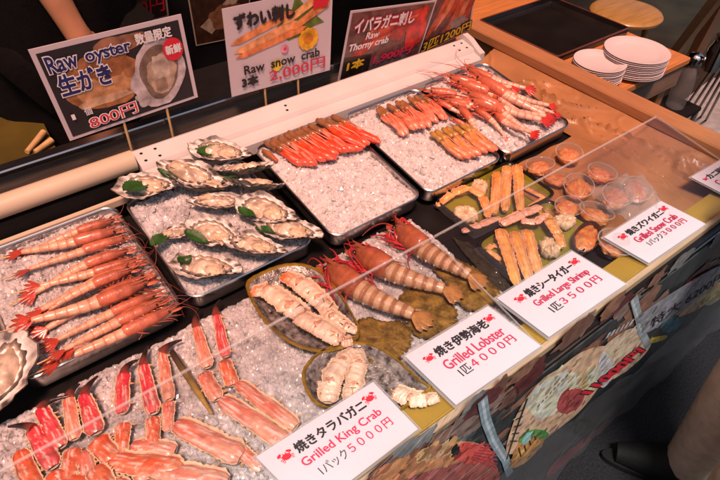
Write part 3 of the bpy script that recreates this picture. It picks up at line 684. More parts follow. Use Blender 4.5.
for i, (hd, tl, bd) in enumerate(T4):
    o = inst(SPR, 2 if bd > .3 else (1 if bd < 0 else (0 if i % 2 else 3)))
    zz = 0.003 + 0.006 * (i % 3)
    hd = (hd[0] - 4, hd[1] + 4 + (i % 3) * 2); tl = (tl[0] - 9, tl[1] + 4 + (i % 3)); a = apl(*hd, TPC[0] + zz + .004, TPC[1], TPC[2]); b = apl(*tl, TPC[0] + zz * .4, TPC[1], TPC[2])
    placeroot(o, a, b, 0.13 * 0.98, roll=random.uniform(-.3, .5))
    o['label'] = ['red shrimp at the very back of the heap near the rail end', 'red shrimp on top of the heap close to the white rail', 'red shrimp at the back whose tail points at the end wall', 'red shrimp with head raised in the middle of the heap',
                  'red shrimp whose head juts out furthest toward the left of the heap', 'red shrimp stretched through the middle of the heap to the corner', 'red shrimp whose head lies low on bare ice at the left of the heap',
                  'red shrimp whose tail reaches the right corner of the ice tray', 'red shrimp with tail lying beside the corner of the heap', 'red shrimp curled down the front with tail touching bare ice',
                  'red shrimp curled furthest toward the front with hooked tail on the ice', 'red shrimp along the back edge beside the brown end wall', 'red shrimp buried in the centre of the heap', 'red shrimp under the hooked one in the middle front', 'small curled red shrimp at the left middle of the heap', 'red shrimp nearest the right corner by the paper lining', 'red shrimp beside the crab stick tray at the left of the heap', 'red shrimp apart from the heap at its lower left'][i]

# ------------------------------------------------------------------ raw crab sticks
def make_stick(L, seed, label, group, ctop, cmid, cend, shell):
    rg = random.Random(seed); root = thing('crab_stick', label, 'crab stick', group=group)
    g = MB(); n = 16; P = []; R = []; C = []
    for i in range(n):
        t = i / (n - 1); P.append((L * (0.26 + 0.74 * t), 0.004 * math.sin(t * 5 + seed), 0.0075)); R.append(0.0073 * (0.75 + 0.45 * math.sin(t * 2.2)) * (1 if i < n - 2 else 0.7 - 0.35 * (i - n + 2)))
        C.append(lerp(lerp(ctop, cmid, min(1, t * 2)), cend, max(0, t * 1.6 - .6)) * rg.uniform(.88, 1.1))
    N = lambda *q: mnoise.noise(Vector(q))
    def cf(u, a):
        st = N(u * 2.2, math.cos(a) * 3.2, seed + math.sin(a) * 3.2); return lerp(C[int(round(u * (n - 1)))], (.80, .50, .38), min(.5, max(0, st - .15) * 2.0)) * (1 + .25 * N(u * 9, a, seed))
    tube(g, P, np.array(R) * .92, 16, cf, sq=0.8, sfn=lambda u, a: 1 + .16 * N(u * 5, math.cos(a) * 1.8, seed + math.sin(a) * 1.8) + .05 * N(u * 18, a, seed)); g.build('flesh', FLESH, root)
    g = MB(); P = [(0, 0.001, .007), (L * .1, 0, .008), (L * .2, 0, .0085), (L * .30, 0, .0085), (L * .33, 0, .008)]
    tube(g, P, [.0042, .0062, .0056, .0074, .005], 9, np.array([c3(shell) * q for q in (.7, 1.1, .9, 1.05, .8)]), sq=.9); g.build('shell', FOOD, root)
    g = MB(); e = L * .27
    for k in range(2): tube(g, [(e, (k - .5) * .004, .0135), (L * .62, (k - .5) * .009, .0125), (L * .85, (k - .5) * .007, .0100)], [.0007, .0009, .0004], 5, (0.76, 0.30, 0.20))
    g.build('tendon', FLESH, root)
    return root
def stick_row(tops, bots, n, plane, protos, lab, L, jit=1.5, seed=0, lift=0.0):
    rg = random.Random(seed)
    for i in range(n):
        t = i / (n - 1); a2 = lerp(tops[0], tops[1], t); b2 = lerp(bots[0], bots[1], t)
        if len(tops) > 2: a2 = a2 + np.array(tops[2]) * math.sin(t * math.pi)
        a2 = a2 + (rg.uniform(-jit, jit), rg.uniform(-jit, jit)); b2 = b2 + (rg.uniform(-jit, jit) * 1.6, rg.uniform(-jit, jit) * 1.6)
        z = lift + (0.005 if i % 2 else 0.0); a = apl(a2[0], a2[1], plane[0] + z + .004, plane[1], plane[2]); b = apl(b2[0], b2[1], plane[0] + z, plane[1], plane[2])
        o = inst(protos, i); pitch_to(o, a, b, L, rg.uniform(-.6, .6)); sc = o.scale[0]; o.scale = (sc, max(sc, 1.05) * rg.uniform(.95, 1.25), max(sc, 1.0) * 1.1); o['label'] = lab(i)
RS = [make_stick(0.10, s, 'x', 'red crab sticks in one row', (0.74, 0.085, 0.02), (0.74, 0.05, 0.016), (0.76, 0.09, 0.04), (0.24, 0.10, 0.04)) for s in (1, 2, 3)]
stick_row(((264, 147), (331, 119)), ((303, 171), (377, 146)), 15, TPA, RS, lambda i: 'red crab stick ' + ('at the left end' if i == 0 else 'at the right end' if i == 14 else 'number %s from the left' % ORD[i] if i < 14 else '') + ' of the single row on ice', 0.10, seed=4)
for o in [o for o in bpy.data.objects if o.name.startswith('crab_stick') and o.get('label', '').startswith('red crab stick number')]:
    o['label'] = o['label'].replace('red crab stick number ', '').replace(' of the single', ' red crab stick of the single')
PS = [make_stick(0.10, s, 'x', 'pink crab sticks in the upper bunch', (0.72, 0.17, 0.07), (0.72, 0.12, 0.06), (0.74, 0.24, 0.14), (0.30, 0.12, 0.04)) for s in (5, 6, 7)]
stick_row(((377, 111), (420, 97)), ((404, 136), (449, 121)), 11, TPB, PS, lambda i: ORD[i] + ' pink crab stick from the left in the upper bunch', 0.10, 1.2, seed=5)
OS = [make_stick(0.10, s, 'x', 'orange crab sticks in the lower bunch', (0.74, 0.32, 0.07), (0.72, 0.25, 0.07), (0.74, 0.20, 0.10), (0.42, 0.22, 0.05)) for s in (8, 9)]
stick_row(((428, 135), (464, 126)), ((462, 163), (495, 153)), 7, TPB, OS, lambda i: ORD[i] + ' orange crab stick from the left in the lower bunch', 0.10, 1.0, seed=6)
g = MB(); a = apl(263, 151, TPA[0] + .006, TPA[1], TPA[2]); b = apl(277, 161, TPA[0] + .006, TPA[1], TPA[2])
tube(g, [a, lerp(a, b, .5) + (0, .004, .003), b], [.005, .0065, .004], 8, np.array([(.2, .08, .03), (.34, .13, .05), (.5, .1, .04)]))
tag(g.build('crab_claw', FOOD), 'small brown claw tip lying apart left of the crab row', 'crab claw')

# ------------------------------------------------------------------ oysters
def make_oyster(L, seed, label):
    root = thing('oyster', label, 'oyster', group='shucked oysters on dark ice')
    nth, nr = 72, 9; N = lambda x, y, z: mnoise.noise(Vector((x, y, z + seed * 5.7)))
    def outline(a):
        x = math.cos(a); tdrop = 0.5 + 0.16 * x                       # broad at +x, pointed at -x
        return (0.5 * L * x + 0.03 * L, 0.52 * tdrop * L * math.sin(a) * (0.92 - 0.10 * math.cos(2 * a)))
    def shell(sgn, V, C):
        for j in range(nr):
            f = j / (nr - 1)
            for i in range(nth):
                a = 2 * math.pi * i / nth; x, y = outline(a)
                fr = 1 + f * f * (0.16 * N(math.cos(a) * 2.6, math.sin(a) * 2.6, 0) + 0.05 * N(math.cos(a) * 8, math.sin(a) * 8, 3))
                rim = 0.0135 + 0.006 * N(math.cos(a) * 4.0, math.sin(a) * 4.0, 7) + 0.003 * N(math.cos(a) * 12, math.sin(a) * 12, 2)
                if sgn > 0:
                    z = 0.0055 + (rim + 0.0005 - 0.0055) * f ** 2.6
                    C.append(lerp((0.80, 0.75, 0.70), (0.50, 0.42, 0.37), max(0, N(x * 40, y * 40, 1)) * 1.2) if f < .85 else lerp((0.72, 0.64, 0.57), (0.05, 0.04, 0.034), min(1, max(0, 0.45 + 1.4 * N(math.cos(a) * 4, math.sin(a) * 4, 5)))))
                else:
                    lay = 0.0014 * math.sin(f * 26 + 3 * N(a, f * 3, 1)); z = -0.004 + (rim + 0.003) * f ** 2.2 + lay * f
                    C.append(lerp((0.06, 0.052, 0.042), (0.25, 0.22, 0.17), 0.5 + 0.9 * N(math.cos(a) * 5, math.sin(a) * 5, f * 6)))
                V.append((x * fr * f * (1.03 if sgn < 0 else 1), y * fr * f * (1.03 if sgn < 0 else 1), z + 0.004))
    g = MB(); V = []; C = []; shell(1, V, C); F = [(b, a, d, c) for a, b, c, d in grid_faces(nr, nth, close_v=True)]; g.add(V, [f[::-1] for f in F], np.array(C)); 
    V = []; C = []; shell(-1, V, C); g.add(V, F, np.array(C)); g.build('shell', SHELLM, root)
    # meat: plump body and ruffled mantle
    g = MB(); V = []; C = []; n1, n2 = 14, 48
    for j in range(n1):
        f = j / (n1 - 1)
        for i in range(n2):
            a = 2 * math.pi * i / n2; x, y = outline(a); k = 0.66 + 0.07 * N(math.cos(a) * 2.5, math.sin(a) * 2.5, 9)
            z = 0.011 + 0.0105 * (1 - f ** 2.4) + 0.0032 * N(x * f * 70, y * f * 70, 4) - 0.002 * f
            V.append((x * k * f + .02 * L, y * k * f * .92, z)); q = N(x * f * 45, y * f * 45, 6)
            C.append(lerp((0.72, 0.57, 0.42), (0.40, 0.30, 0.22), min(1, max(0, .40 + q * 1.9))) if f < .86 else (0.40, 0.27, 0.18))
    g.add(V, grid_faces(n1, n2, close_v=True), np.array(C)); meat = g.build('meat', WETMEAT, root)
    g = MB(); V = []; C = []; n2 = 140
    for j, (fk, dz) in enumerate(((0.60, .0115), (0.68, .0165), (0.77, .0135), (0.83, .0100))):
        for i in range(n2):
            a = 2 * math.pi * i / n2; x, y = outline(a); w = math.sin(a * 19 + 5 * N(math.cos(a) * 2, math.sin(a) * 2, 3)) * .028 * max(0, .3 + 1.4 * N(math.cos(a) * 3, math.sin(a) * 3, 1)) * (j > 0) * (1.0 if j < 3 else 1.6)
            k = fk + w + 0.05 * N(math.cos(a) * 2.5, math.sin(a) * 2.5, 9); V.append((x * k + .015 * L, y * k * .95, dz + 0.0018 * math.sin(a * 17 + j + seed)))
            C.append(((.60, .47, .34), (.22, .17, .13), (.045, .04, .034), (.02, .018, .015))[j])
    g.add(V, grid_faces(4, n2, close_v=True), np.array(C)); g.build('mantle', WETMEAT, meat)
    g = MB(); blob(g, (-.12 * L, .06 * L, .017), (.15 * L, .10 * L, .007), .35, 2.0, seed + 3, (.70, .55, .36), 10, 16, col2=(.50, .36, .24)); g.build('gill', WETMEAT, meat)
    return root
OY = [make_oyster(0.125, s, 'x') for s in (1, 2, 3, 4)]
OL = [  # (wide end, narrow end, lift, roll, scale_y, label)
 ((120, 190), (180, 187), .012, -.35, 1.0, 'large oyster resting on the back left corner of its tray, with a big green leaf'),
 ((218, 186), (158, 168), .020, .25, .8, 'pale oyster overlapping the large leaf topped one at the back left'),
 ((174, 186), (238, 193), .012, .1, .75, 'long pale oyster lying in the second row behind the bare dark ice'),
 ((193, 152), (252, 160), .030, -.15, 1.0, 'oyster at the very back topped with a dark green leaf'),
 ((216, 176), (274, 171), .022, .35, .85, 'plump oyster between the rear leaf topped one and the tray edge'),
 ((226, 186), (286, 194), .012, .5, .7, 'dark shelled oyster against the right back edge of its tray'),
 ((242, 206), (186, 206), .006, .1, .75, 'whitish oyster in the middle of the tray behind the pearly shell'),
 ((240, 206), (298, 222), .010, -.3, 1.0, 'oyster with pearly white inside and a thin green leaf at its left'),
 ((262, 228), (323, 241), .004, .0, 1.0, 'golden oyster in the right front corner of its tray'),
 ((192, 230), (155, 242), .004, .2, .8, 'small oyster alone at the left with a green leaf beside it'),
 ((190, 228), (246, 246), .006, -.25, 1.0, 'oyster with broad pale shell lip left of the plump front pair'),
 ((226, 243), (286, 258), .008, .1, .95, 'plump wet oyster in the middle of the front row'),
 ((176, 268), (243, 276), .003, .05, 1.05, 'big golden oyster nearest the front rim of its tray')]
for i, (wd, nr_, lift, roll, sy, lab) in enumerate(OL):
    o = inst(OY, i); a = apl(*nr_, TPO[0] + lift + .006, TPO[1], TPO[2]); b = apl(*wd, TPO[0] + lift + .006, TPO[1], TPO[2])
    m = (a + b) / 2; d = b - a; D = np.linalg.norm(d); s = D / 0.122
    o.location = m.tolist(); o.rotation_euler = (roll, -math.asin(d[2] / D), math.atan2(d[1], d[0])); o.scale = (s, s * sy, s); o['label'] = lab
o = copy_tree(OY[2]); p = az(-4, 386, 0.835); o.location = p.tolist(); o.rotation_euler = (0.3, -0.2, rad(40)); o.scale = (1.25, 1.25, 1.2)
o['label'] = 'large pale oyster shell at the left edge beside the prawn tray'; o['group'] = 'loose shells beside the trays'
def leaf(px, py, lift, L, W, ang, label, seed, plane=TPO, bank=0.2):
    L *= 1.05; W *= 1.15; g = MB(); n = 22; V = []; 
    for i in range(n):
        t = i / (n - 1); w = W * math.sin(math.pi * t ** .8) ** .8 * (1 + .35 * (i % 2)) 
        for k in (-1, -.5, 0, .5, 1): V.append((L * (t - .5), w * k, 0.004 * (abs(k)) + .004 * math.sin(t * 4 + seed) + bank * .3 * w * k))
    F = grid_faces(n, 5); g.add(V, F, (0.05, 0.15, 0.022)); k = len(V)
    g.add([(x, y, z - .0006) for x, y, z in V], [f[::-1] for f in F], (0.05, 0.13, 0.03))
    o = g.build('shiso_leaf', mat('leaf_green', (0.022, 0.085, 0.012), rough=0.5, var=0.35, scale=60, bump=0.5, bscale=120), None)
    p = apl(px, py, plane[0] + lift, plane[1], plane[2]); o.location = p.tolist(); o.rotation_euler = (0.1, 0.1, ang); tag(o, label, 'leaf', 'green garnish leaves on the oysters')
    return o
leaf(136, 187, .040, .052, .013, rad(10), 'large jagged green leaf on the back left oyster', 1)
leaf(168, 175, .040, .045, .005, rad(-60), 'narrow green leaf tucked between the two back left oysters', 2)
leaf(209, 150, .052, .048, .012, rad(0), 'dark green leaf on the rearmost oyster', 3)
leaf(222, 176, .036, .060, .004, rad(-40), 'thin green leaf strip under the plump rear oyster', 9)
leaf(247, 213, .032, .046, .007, rad(-75), 'green leaf standing beside the pearly white oyster', 4)
leaf(265, 231, .026, .040, .006, rad(-60), 'thin green leaf at the left of the golden corner oyster', 5)
leaf(160, 241, .020, .040, .009, rad(15), 'green leaf beside the small oyster at the left', 6)
leaf(197, 238, .027, .048, .008, rad(-60), 'green leaf on the broad pale shell lip', 7)
leaf(185, 260, .026, .030, .008, rad(20), 'small green leaf on the big front oyster', 8)
#MARK-FRONT
# ------------------------------------------------------------------ front row on ice: king crab
ZI = 0.797
ic = ice_field('crushed_ice', 0.66, 0.375, 0.02, 21, ICED, cell=0.0066, step=0.0022, amp=0.0018); ic.location = (0.075, 0.487, ZI - .006)
tag(ic, 'grey crushed ice under the king crab legs', 'ice', kind='stuff')
ic = ice_field('crushed_ice', 0.262, 0.385, 0.02, 22, ICED, cell=0.0066, step=0.0022, amp=0.0016); ic.location = (0.540, 0.475, ZI - .007); ic.rotation_euler = (0, 0, 0)
tag(ic, 'grey crushed ice under the lobsters', 'ice', kind='stuff')
def kseg(root, a, b, w0, w1, cf, cs, seed, name='segment', spines=3, pale=2.6):
    """split leg segment: cream-edged shell trough with fleshy top, from a to b in local space"""
    a = c3(a); b = c3(b); n = 20; rg = random.Random(seed); seg = None
    palef = pale; n = 26; ts = np.linspace(0, 1, n); N = lambda *q: mnoise.noise(Vector(q)); d = (b - a) / np.linalg.norm(b - a); s = np.cross(d, (0, 0, 1)); s /= np.linalg.norm(s); up = np.cross(s, d)
    P = [lerp(a, b, t) + s * (.0016 * N(t * 4, seed, 3)) for t in ts]
    W = np.array([(w0 + (w1 - w0) * t) * (1 + .12 * N(t * 5, seed, 0) + .05 * N(t * 17, seed, 1)) * (0.62 + .38 * min(1, min(t, 1 - t) * 9) ** .6) for t in ts])
    g = MB(); V = []; C = []; A = np.linspace(0, math.pi, 9)
    for i in range(n):
        for k, ang in enumerate(A):
            jag = 1 + (.16 * N(i * .8, seed * 3 + k * .1, 2) + .07 * (i % 2) if k in (0, 8) else 0)
            V.append(P[i] + s * math.cos(ang) * W[i] * 1.04 * jag + up * (-math.sin(ang) * W[i] * .75 + W[i] * .42 + (.0012 * N(i * 1.3, k, seed) if k in (0, 8) else 0))); C.append(lerp(c3(cs), (.74, .60, .44), max(0, N(i * .6, k, seed))) * (1.0 if k in (0, 8) else .7) * rg.uniform(.85, 1.1))
        for k, ang in enumerate(A[::-1]):
            V.append(P[i] + s * math.cos(ang) * W[i] * .95 + up * (-math.sin(ang) * W[i] * .6 + W[i] * .40)); C.append(lerp(c3(cs), (.78, .66, .52), .6))
    g.add(V, grid_faces(n, 18, close_v=True) + [tuple(range(18)), tuple((n - 1) * 18 + k for k in range(18))[::-1]], np.array(C))
    for k in range(spines):                        # short spines along the shell edge
        i = rg.randrange(2, n - 2); sg = rg.choice((-1, 1)); p = P[i] + s * sg * W[i] * 1.08 + up * W[i] * .25
        tube(g, [p, p + s * sg * .0035 + d * .001, p + s * sg * .0065 + d * .002 + up * .001], [.0018, .0011, .0003], 6, (.62, .32, .15))
    sh = g.build(name, FOOD, root)
    g = MB(); V = []; C = []; m = 13; A = np.linspace(-1, 1, m)
    for i in range(n):
        t = ts[i]
        for q in A:
            lump = .0016 * N(t * 7, q * 1.5, seed) + .0009 * N(t * 24, q * 4, seed + 2) - .0016 * max(0, 1 - abs(q + .25 * N(t * 2, seed, 9)) / .10) * (N(t * 3, seed, 5) > 0)
            V.append(P[i] + s * q * W[i] * .92 + up * (W[i] * (.20 + .48 * (1 - q * q) ** .7) + lump))
            st = .5 + 1.0 * N(t * 2.5, q * 3.2, seed + 4); pale = max(0, N(t * 3.2 + 3, q * 10, seed + 8) + .5 * N(t * 14, q * 16, seed + 1) - .16) * palef
            C.append(lerp(lerp(cf[0], cf[1], min(1, max(0, t * .8 + (st - .5) * .9))), (.78, .60, .52), min(.8, pale)) * (1 - .3 * (abs(q) > .95)))
    F = grid_faces(n, m); g.add(V, [f[::-1] for f in F], np.array(C)); g.build('flesh', FLESH, sh); return sh
PK = ((0.56, 0.030, 0.055), (0.64, 0.13, 0.12)); OR = ((0.62, 0.09, 0.03), (0.66, 0.24, 0.12)); PL = ((0.60, 0.14, 0.09), (0.68, 0.36, 0.25)); CS = (0.58, 0.36, 0.17)
def king_leg(segs, label, tip=None, seed=0, z=ZI + .006):
    """segs: list of ((px,py),(px,py),w0,w1,colours)"""
    c = az(*segs[0][0], z); root = thing('king_crab_limb', label, 'crab leg', c, group='split king crab legs on ice')
    for i, (p, q, w0, w1, cf) in enumerate(segs): kseg(root, az(*p, z + .003 * (i % 2)) - c, az(*q, z + .001) - c, w0 * .86, w1 * .86, cf, CS, seed + i * 3)
    if tip:
        g = MB(); P = [az(*t, z + .006) - c for t in tip]; P = bez(P[0], P[1], P[2], 10)
        tube(g, P, np.linspace(.0075, .0015, 10), 8, np.array([lerp((.22, .05, .035), (.02, .012, .01), min(1, t * 2.2)) for t in np.linspace(0, 1, 10)])); g.build('tip', FOOD, root)
    return root
king_leg([((33, 428), (54, 468), .013, .016, PK), ((56, 472), (62, 505), .016, .014, OR)], 'king crab leg at the far left of the ice', ((33, 428), (24, 424), (8, 427)), 1)
king_leg([((41, 408), (62, 448), .012, .015, PK), ((75, 449), (66, 490), .015, .013, OR)], 'king crab leg second from the left, with orange lower piece', ((41, 408), (44, 400), (70, 396)), 4)
king_leg([((69, 396), (75, 440), .010, .012, PL), ((84, 452), (92, 492), .014, .012, PL)], 'pale narrow king crab leg beside the fleshy dark red one', ((69, 396), (72, 388), (80, 384)), 7)
king_leg([((84, 394), (97, 434), .011, .017, PK), ((96, 441), (118, 464), .019, .016, OR)], 'king crab leg with a plump orange lower piece', ((84, 394), (88, 384), (98, 376)), 10)
king_leg([((124, 373), (122, 414), .012, .013, PK), ((124, 424), (122, 456), .014, .010, OR)], 'deep pink king crab leg standing straight in the middle', ((124, 373), (126, 364), (138, 360)), 13)
king_leg([((143, 364), (154, 414), .010, .014, PK), ((153, 418), (155, 452), .013, .010, OR)], 'king crab leg just right of the deep pink one', ((143, 364), (144, 354), (148, 346)), 16)
king_leg([((162, 352), (170, 400), .008, .012, PL), ((169, 402), (168, 432), .011, .009, PL)], 'slim king crab leg at the right of the left bunch', ((162, 352), (168, 344), (182, 340)), 19)
king_leg([((196, 326), (208, 368), .008, .013, PL), ((203, 374), (218, 400), .014, .014, PL), ((221, 400), (290, 446), .016, .020, PL)], 'long pale king crab leg, left of the long pair', ((196, 326), (194, 316), (198, 308)), 22)
king_leg([((216, 314), (226, 357), .008, .012, PK), ((224, 361), (233, 386), .013, .013, OR), ((237, 384), (296, 428), .013, .017, PL)], 'long king crab leg at the right of the long pair', ((216, 314), (215, 306), (220, 300)), 26)
king_leg([((176, 425), (242, 458), .019, .022, PL)], 'thick pale king crab piece lying across the ice', None, 30)
king_leg([((108, 462), (182, 470), .019, .022, OR)], 'thick king crab piece at the bottom in front of the orange ones', None, 32)
king_leg([((150, 470), (228, 484), .020, .020, PL)], 'pale king crab piece half hidden in front of the thick one', None, 34)
king_leg([((60, 484), (130, 492), .018, .020, OR)], 'king crab piece at the bottom left corner', None, 36)
king_leg([((96, 468), (112, 500), .017, .018, OR)], 'blunt orange king crab piece between the bottom pieces', None, 40, ZI + .012)
king_leg([((128, 456), (150, 480), .015, .018, PL)], 'pale king crab piece slanting under the deep pink leg', None, 42, ZI + .004)
king_leg([((20, 452), (40, 500), .014, .016, OR)], 'orange king crab piece at the very left bottom of the ice', None, 44, ZI + .002)
king_leg([((236, 448), (262, 470), .014, .010, PL)], 'small pale king crab end touching the king crab price card', None, 46, ZI + .004)
king_leg([((132, 446), (176, 452), .013, .016, PL)], 'short ragged king crab piece under the slim legs', None, 38)
g = MB(); a = az(172, 352, ZI + .010); b = az(212, 414, ZI + .010)
tube(g, [a, lerp(a, b, .3), lerp(a, b, .7), b], [.005, .006, .005, .002], 8, np.array([(.03, .02, .02), (.10, .07, .03), (.34, .22, .05), (.45, .28, .07)]))
tag(g.build('crab_claw', FOOD), 'dark thin crab claw with yellow end lying between the two leg bunches', 'crab claw')

# ------------------------------------------------------------------ gold rimmed foil dishes with white crab claws
def foil_dish(pts, label, z=ZI + .002):
    W = [az(*p, z) for p in pts]; W = [np.array((w[0], max(w[1], .318), w[2])) for w in W]; c = np.mean(W, 0); t = thing('foil_dish', label, 'dish', c, group='gold rimmed foil dishes')
    P = np.array([(w - c)[:2] for w in W]); n = len(P); m = 72; 
    d = np.concatenate([P, P[:1]]); idx = np.linspace(0, n, m + 1)[:-1]
    R = []
    for q in idx:                                 # Catmull-Rom through the outline
        i = int(q); f = q - i; p0, p1, p2, p3 = (P[(i + k) % n] for k in (-1, 0, 1, 2))
        R.append(0.5 * ((2 * p1) + (-p0 + p2) * f + (2 * p0 - 5 * p1 + 4 * p2 - p3) * f * f + (-p0 + 3 * p1 - 3 * p2 + p3) * f ** 3))
    R = np.array(R)
    def rings(prof, name, m_, cols, ripple):
        g = MB(); V = []; C = []
        for k, (f, h) in enumerate(prof):
            for i in range(m):
                rp = 1 + ripple * (1 if i % 2 else -1) * (f > .7); V.append((R[i][0] * f * rp, R[i][1] * f * rp, h)); C.append(cols[k])
        F = grid_faces(len(prof), m, close_v=True); g.add(V, F, np.array(C, float)); return g.build(name, m_, t)
    gold = mat('gold_foil', (0.58, 0.36, 0.05), rough=0.33, var=0.25, scale=60, metal=0.75, bump=0.3)
    patt = mat('patterned_foil', (.62, .56, .52), rough=0.25, scale=90, metal=0.45, bump=0.5, detail=2, col2=(.045, .035, .03))
    rings([(0.0, .001), (.5, .001), (.76, .002), (.80, .006)], 'dish_floor', patt, [(.22, .2, .2)] * 4, 0)
    rings([(.80, .006), (.84, .012), (.93, .020), (.935, .0205)], 'dish_wall', patt, [(.30, .24, .16), (.10, .08, .07), (.40, .36, .34), (.3, .2, .1)], .004)
    rings([(.935, .0205), (.95, .0235), (.985, .0235), (1.0, .021), (.985, .019), (.80, .0005), (.0, .0)], 'gold_rim', gold, [(.5, .3, .05)] * 7, .004)
    return t
foil_dish([(247, 291), (262, 280), (284, 272), (305, 272), (322, 280), (338, 298), (352, 320), (360, 338), (354, 350), (338, 358), (318, 360), (292, 352), (270, 334), (254, 312)], 'leaf shaped gold rimmed foil dish holding the white crab claws')
foil_dish([(302, 384), (309, 368), (322, 358), (345, 350), (372, 352), (396, 366), (420, 388), (438, 404), (430, 420), (400, 426), (366, 424), (332, 418), (312, 408)], 'gold rimmed foil dish half hidden under the king crab price card')
def claw(pts, radii, label, tipc, z, seed):
    c = az(*pts[0], z); t = thing('crab_claw_meat', label, 'crab claw', c, group='white boiled crab claws in the foil dishes')
    P = [az(*p, z) - c for p in pts]; CW = ((.76, .60, .46), (.70, .48, .33))
    for i, (a, b) in enumerate(zip(P, P[1:])):
        a = a + (0, 0, radii[i] * .9); b = b + (0, 0, radii[i + 1] * .9); d = b - a
        sg = kseg(t, a - d * .04, b + d * .06, radii[i] * 1.28, radii[i + 1] * 1.22, (tipc, CW[0]) if i == 0 and tipc[1] < .3 else CW, (.62, .40, .24), seed * 7 + i, 'segment', 0, 1.0)
        if i:
            g = MB(); blob(g, a + (0, 0, radii[i] * .62), (radii[i] * .62, radii[i] * .5, radii[i] * .24), .25, 2, seed + i, (.46, .20, .13), 9, 14, col2=(.62, .36, .24)); g.build('joint', MEAT, t)
    g = MB(); rg = random.Random(seed)
    for k in range(26):
        i = rg.randrange(len(P) - 1); u = rg.random(); p = lerp(P[i], P[i + 1], u); r = radii[i]
        if rg.random() < .6: i = 0; p = lerp(P[0], P[1], u * .6); r = radii[0]
        tube(g, [p + (rg.uniform(-.8, .8) * r, rg.uniform(-.8, .8) * r, r * 1.55), p + (rg.uniform(-.8, .8) * r, rg.uniform(-.8, .8) * r, r * 1.62)], [.0005, .0011], 5, (.16, .07, .04) if k % 3 else (.66, .25, .08))
    g.build('browned_edge', MEAT, t); return t
claw([(252, 296), (268, 296), (290, 314), (306, 322)], [.009, .014, .017, .013], 'thick white crab claw with speckled orange tip at the left of its dish', (.65, .20, .06), ZI + .010, 1)
claw([(284, 280), (300, 290), (318, 305), (332, 318)], [.010, .015, .015, .011], 'white crab claw with bright orange tip at the back of its dish', (.70, .16, .03), ZI + .010, 2)
claw([(298, 322), (318, 333), (340, 346), (352, 344)], [.012, .016, .013, .007], 'white crab claw at the front of the dish pointing right', (.66, .42, .28), ZI + .014, 3)
claw([(322, 310), (332, 322), (345, 330), (356, 334)], [.008, .012, .010, .006], 'slender white crab claw along the gold rim', (.68, .50, .34), ZI + .016, 4)
claw([(354, 352), (342, 366), (330, 388), (328, 406)], [.006, .012, .014, .012], 'white crab claw standing left in the lower dish', (.68, .48, .3), ZI + .012, 5)
claw([(358, 352), (358, 368), (354, 390), (350, 406)], [.006, .011, .012, .010], 'white crab claw standing right in the lower dish', (.68, .48, .3), ZI + .012, 6)
claw([(438, 400), (425, 404), (408, 404), (394, 396)], [.006, .010, .013, .011], 'white crab claw peeping out right of the king crab price card', (.66, .34, .16), ZI + .008, 7)

# ------------------------------------------------------------------ lobsters and ochre crabs
LB = [make_prawn('lobster', 0.24, 'x', 'lobster', 'lobsters on ice', (0.36, 0.10, 0.045), (0.58, 0.37, 0.22), (0.34, 0.15, 0.07), (0.44, 0.20, 0.06), bend=b, fat=1.75, spots=True, seed=s_, beard=22, headfrac=.38, antl=.30, c_leg=(0.45, 0.03, 0.035))
      for b, s_ in ((0.22, 31), (0.25, 32), (0.2, 33))]
for o, hd, tl, lab in ((LB[0], (328, 274), (410, 340), 'pale lobster beside the foil dish, red feelers toward the oysters'), (LB[1], (356, 258), (442, 314), 'middle lobster with bright red legs and spotted shell'), (LB[2], (396, 234), (466, 296), 'reddest lobster beside the seam of the clear cover')):
    placeroot(o, az(*hd, ZI + .004), az(*tl, ZI + .012), .24); s = o.scale[0]; o['label'] = lab
def ochre_sheet(pts, label, seed):
    W = [az(*p, ZI + .001) for p in pts]; c = np.mean(W, 0); N = lambda *q: mnoise.noise(Vector(q)); R = crom([(w - c)[:2] for w in W], 14); m = len(R)
    g = MB(); V = []; C = []; nr = 16
    for j in range(nr):
        f = j / (nr - 1)
        for i, r in enumerate(R):
            k = f * (1 + (f > .6) * (f - .6) * 2.0 * (.16 * N(i * .35, seed, 0) + .10 * N(i * 1.1, seed, 4))); x, y = r[0] * k, r[1] * k
            V.append((x, y, .002 + .005 * (1 - f ** 3) * (.6 + .8 * abs(N(x * 28, y * 28, seed))) + .0022 * N(x * 110, y * 110, seed) + .005 * f ** 6 * max(0, N(i * .5, seed, 8))))
            q = .5 + 1.1 * N(x * 55, y * 55, seed) + .6 * N(x * 240, y * 240, seed); C.append(lerp((.09, .05, .010), (.28, .16, .03), min(1, max(0, q))) * (1 - .45 * (f > .93)))
    g.add(V, grid_faces(nr, m, close_v=True), np.array(C)); o = g.build('ochre_sheet', FOOD); o.location = c.tolist(); return tag(o, label, 'kelp sheet', 'ochre sheets under the lobster tails')
ochre_sheet([(352, 330), (366, 318), (384, 322), (402, 322), (412, 336), (408, 352), (396, 362), (376, 366), (358, 356)][::-1], 'mottled ochre sheet under the tail of the pale lobster', 1)
ochre_sheet([(398, 300), (414, 286), (434, 290), (452, 304), (458, 322), (446, 334), (428, 340), (410, 332), (404, 316)][::-1], 'mottled ochre sheet under the tail of the middle lobster', 2)
ochre_sheet([(434, 270), (452, 260), (474, 268), (492, 284), (502, 298), (490, 308), (470, 312), (454, 298), (446, 284)][::-1], 'mottled ochre sheet under the tail of the reddest lobster', 3)

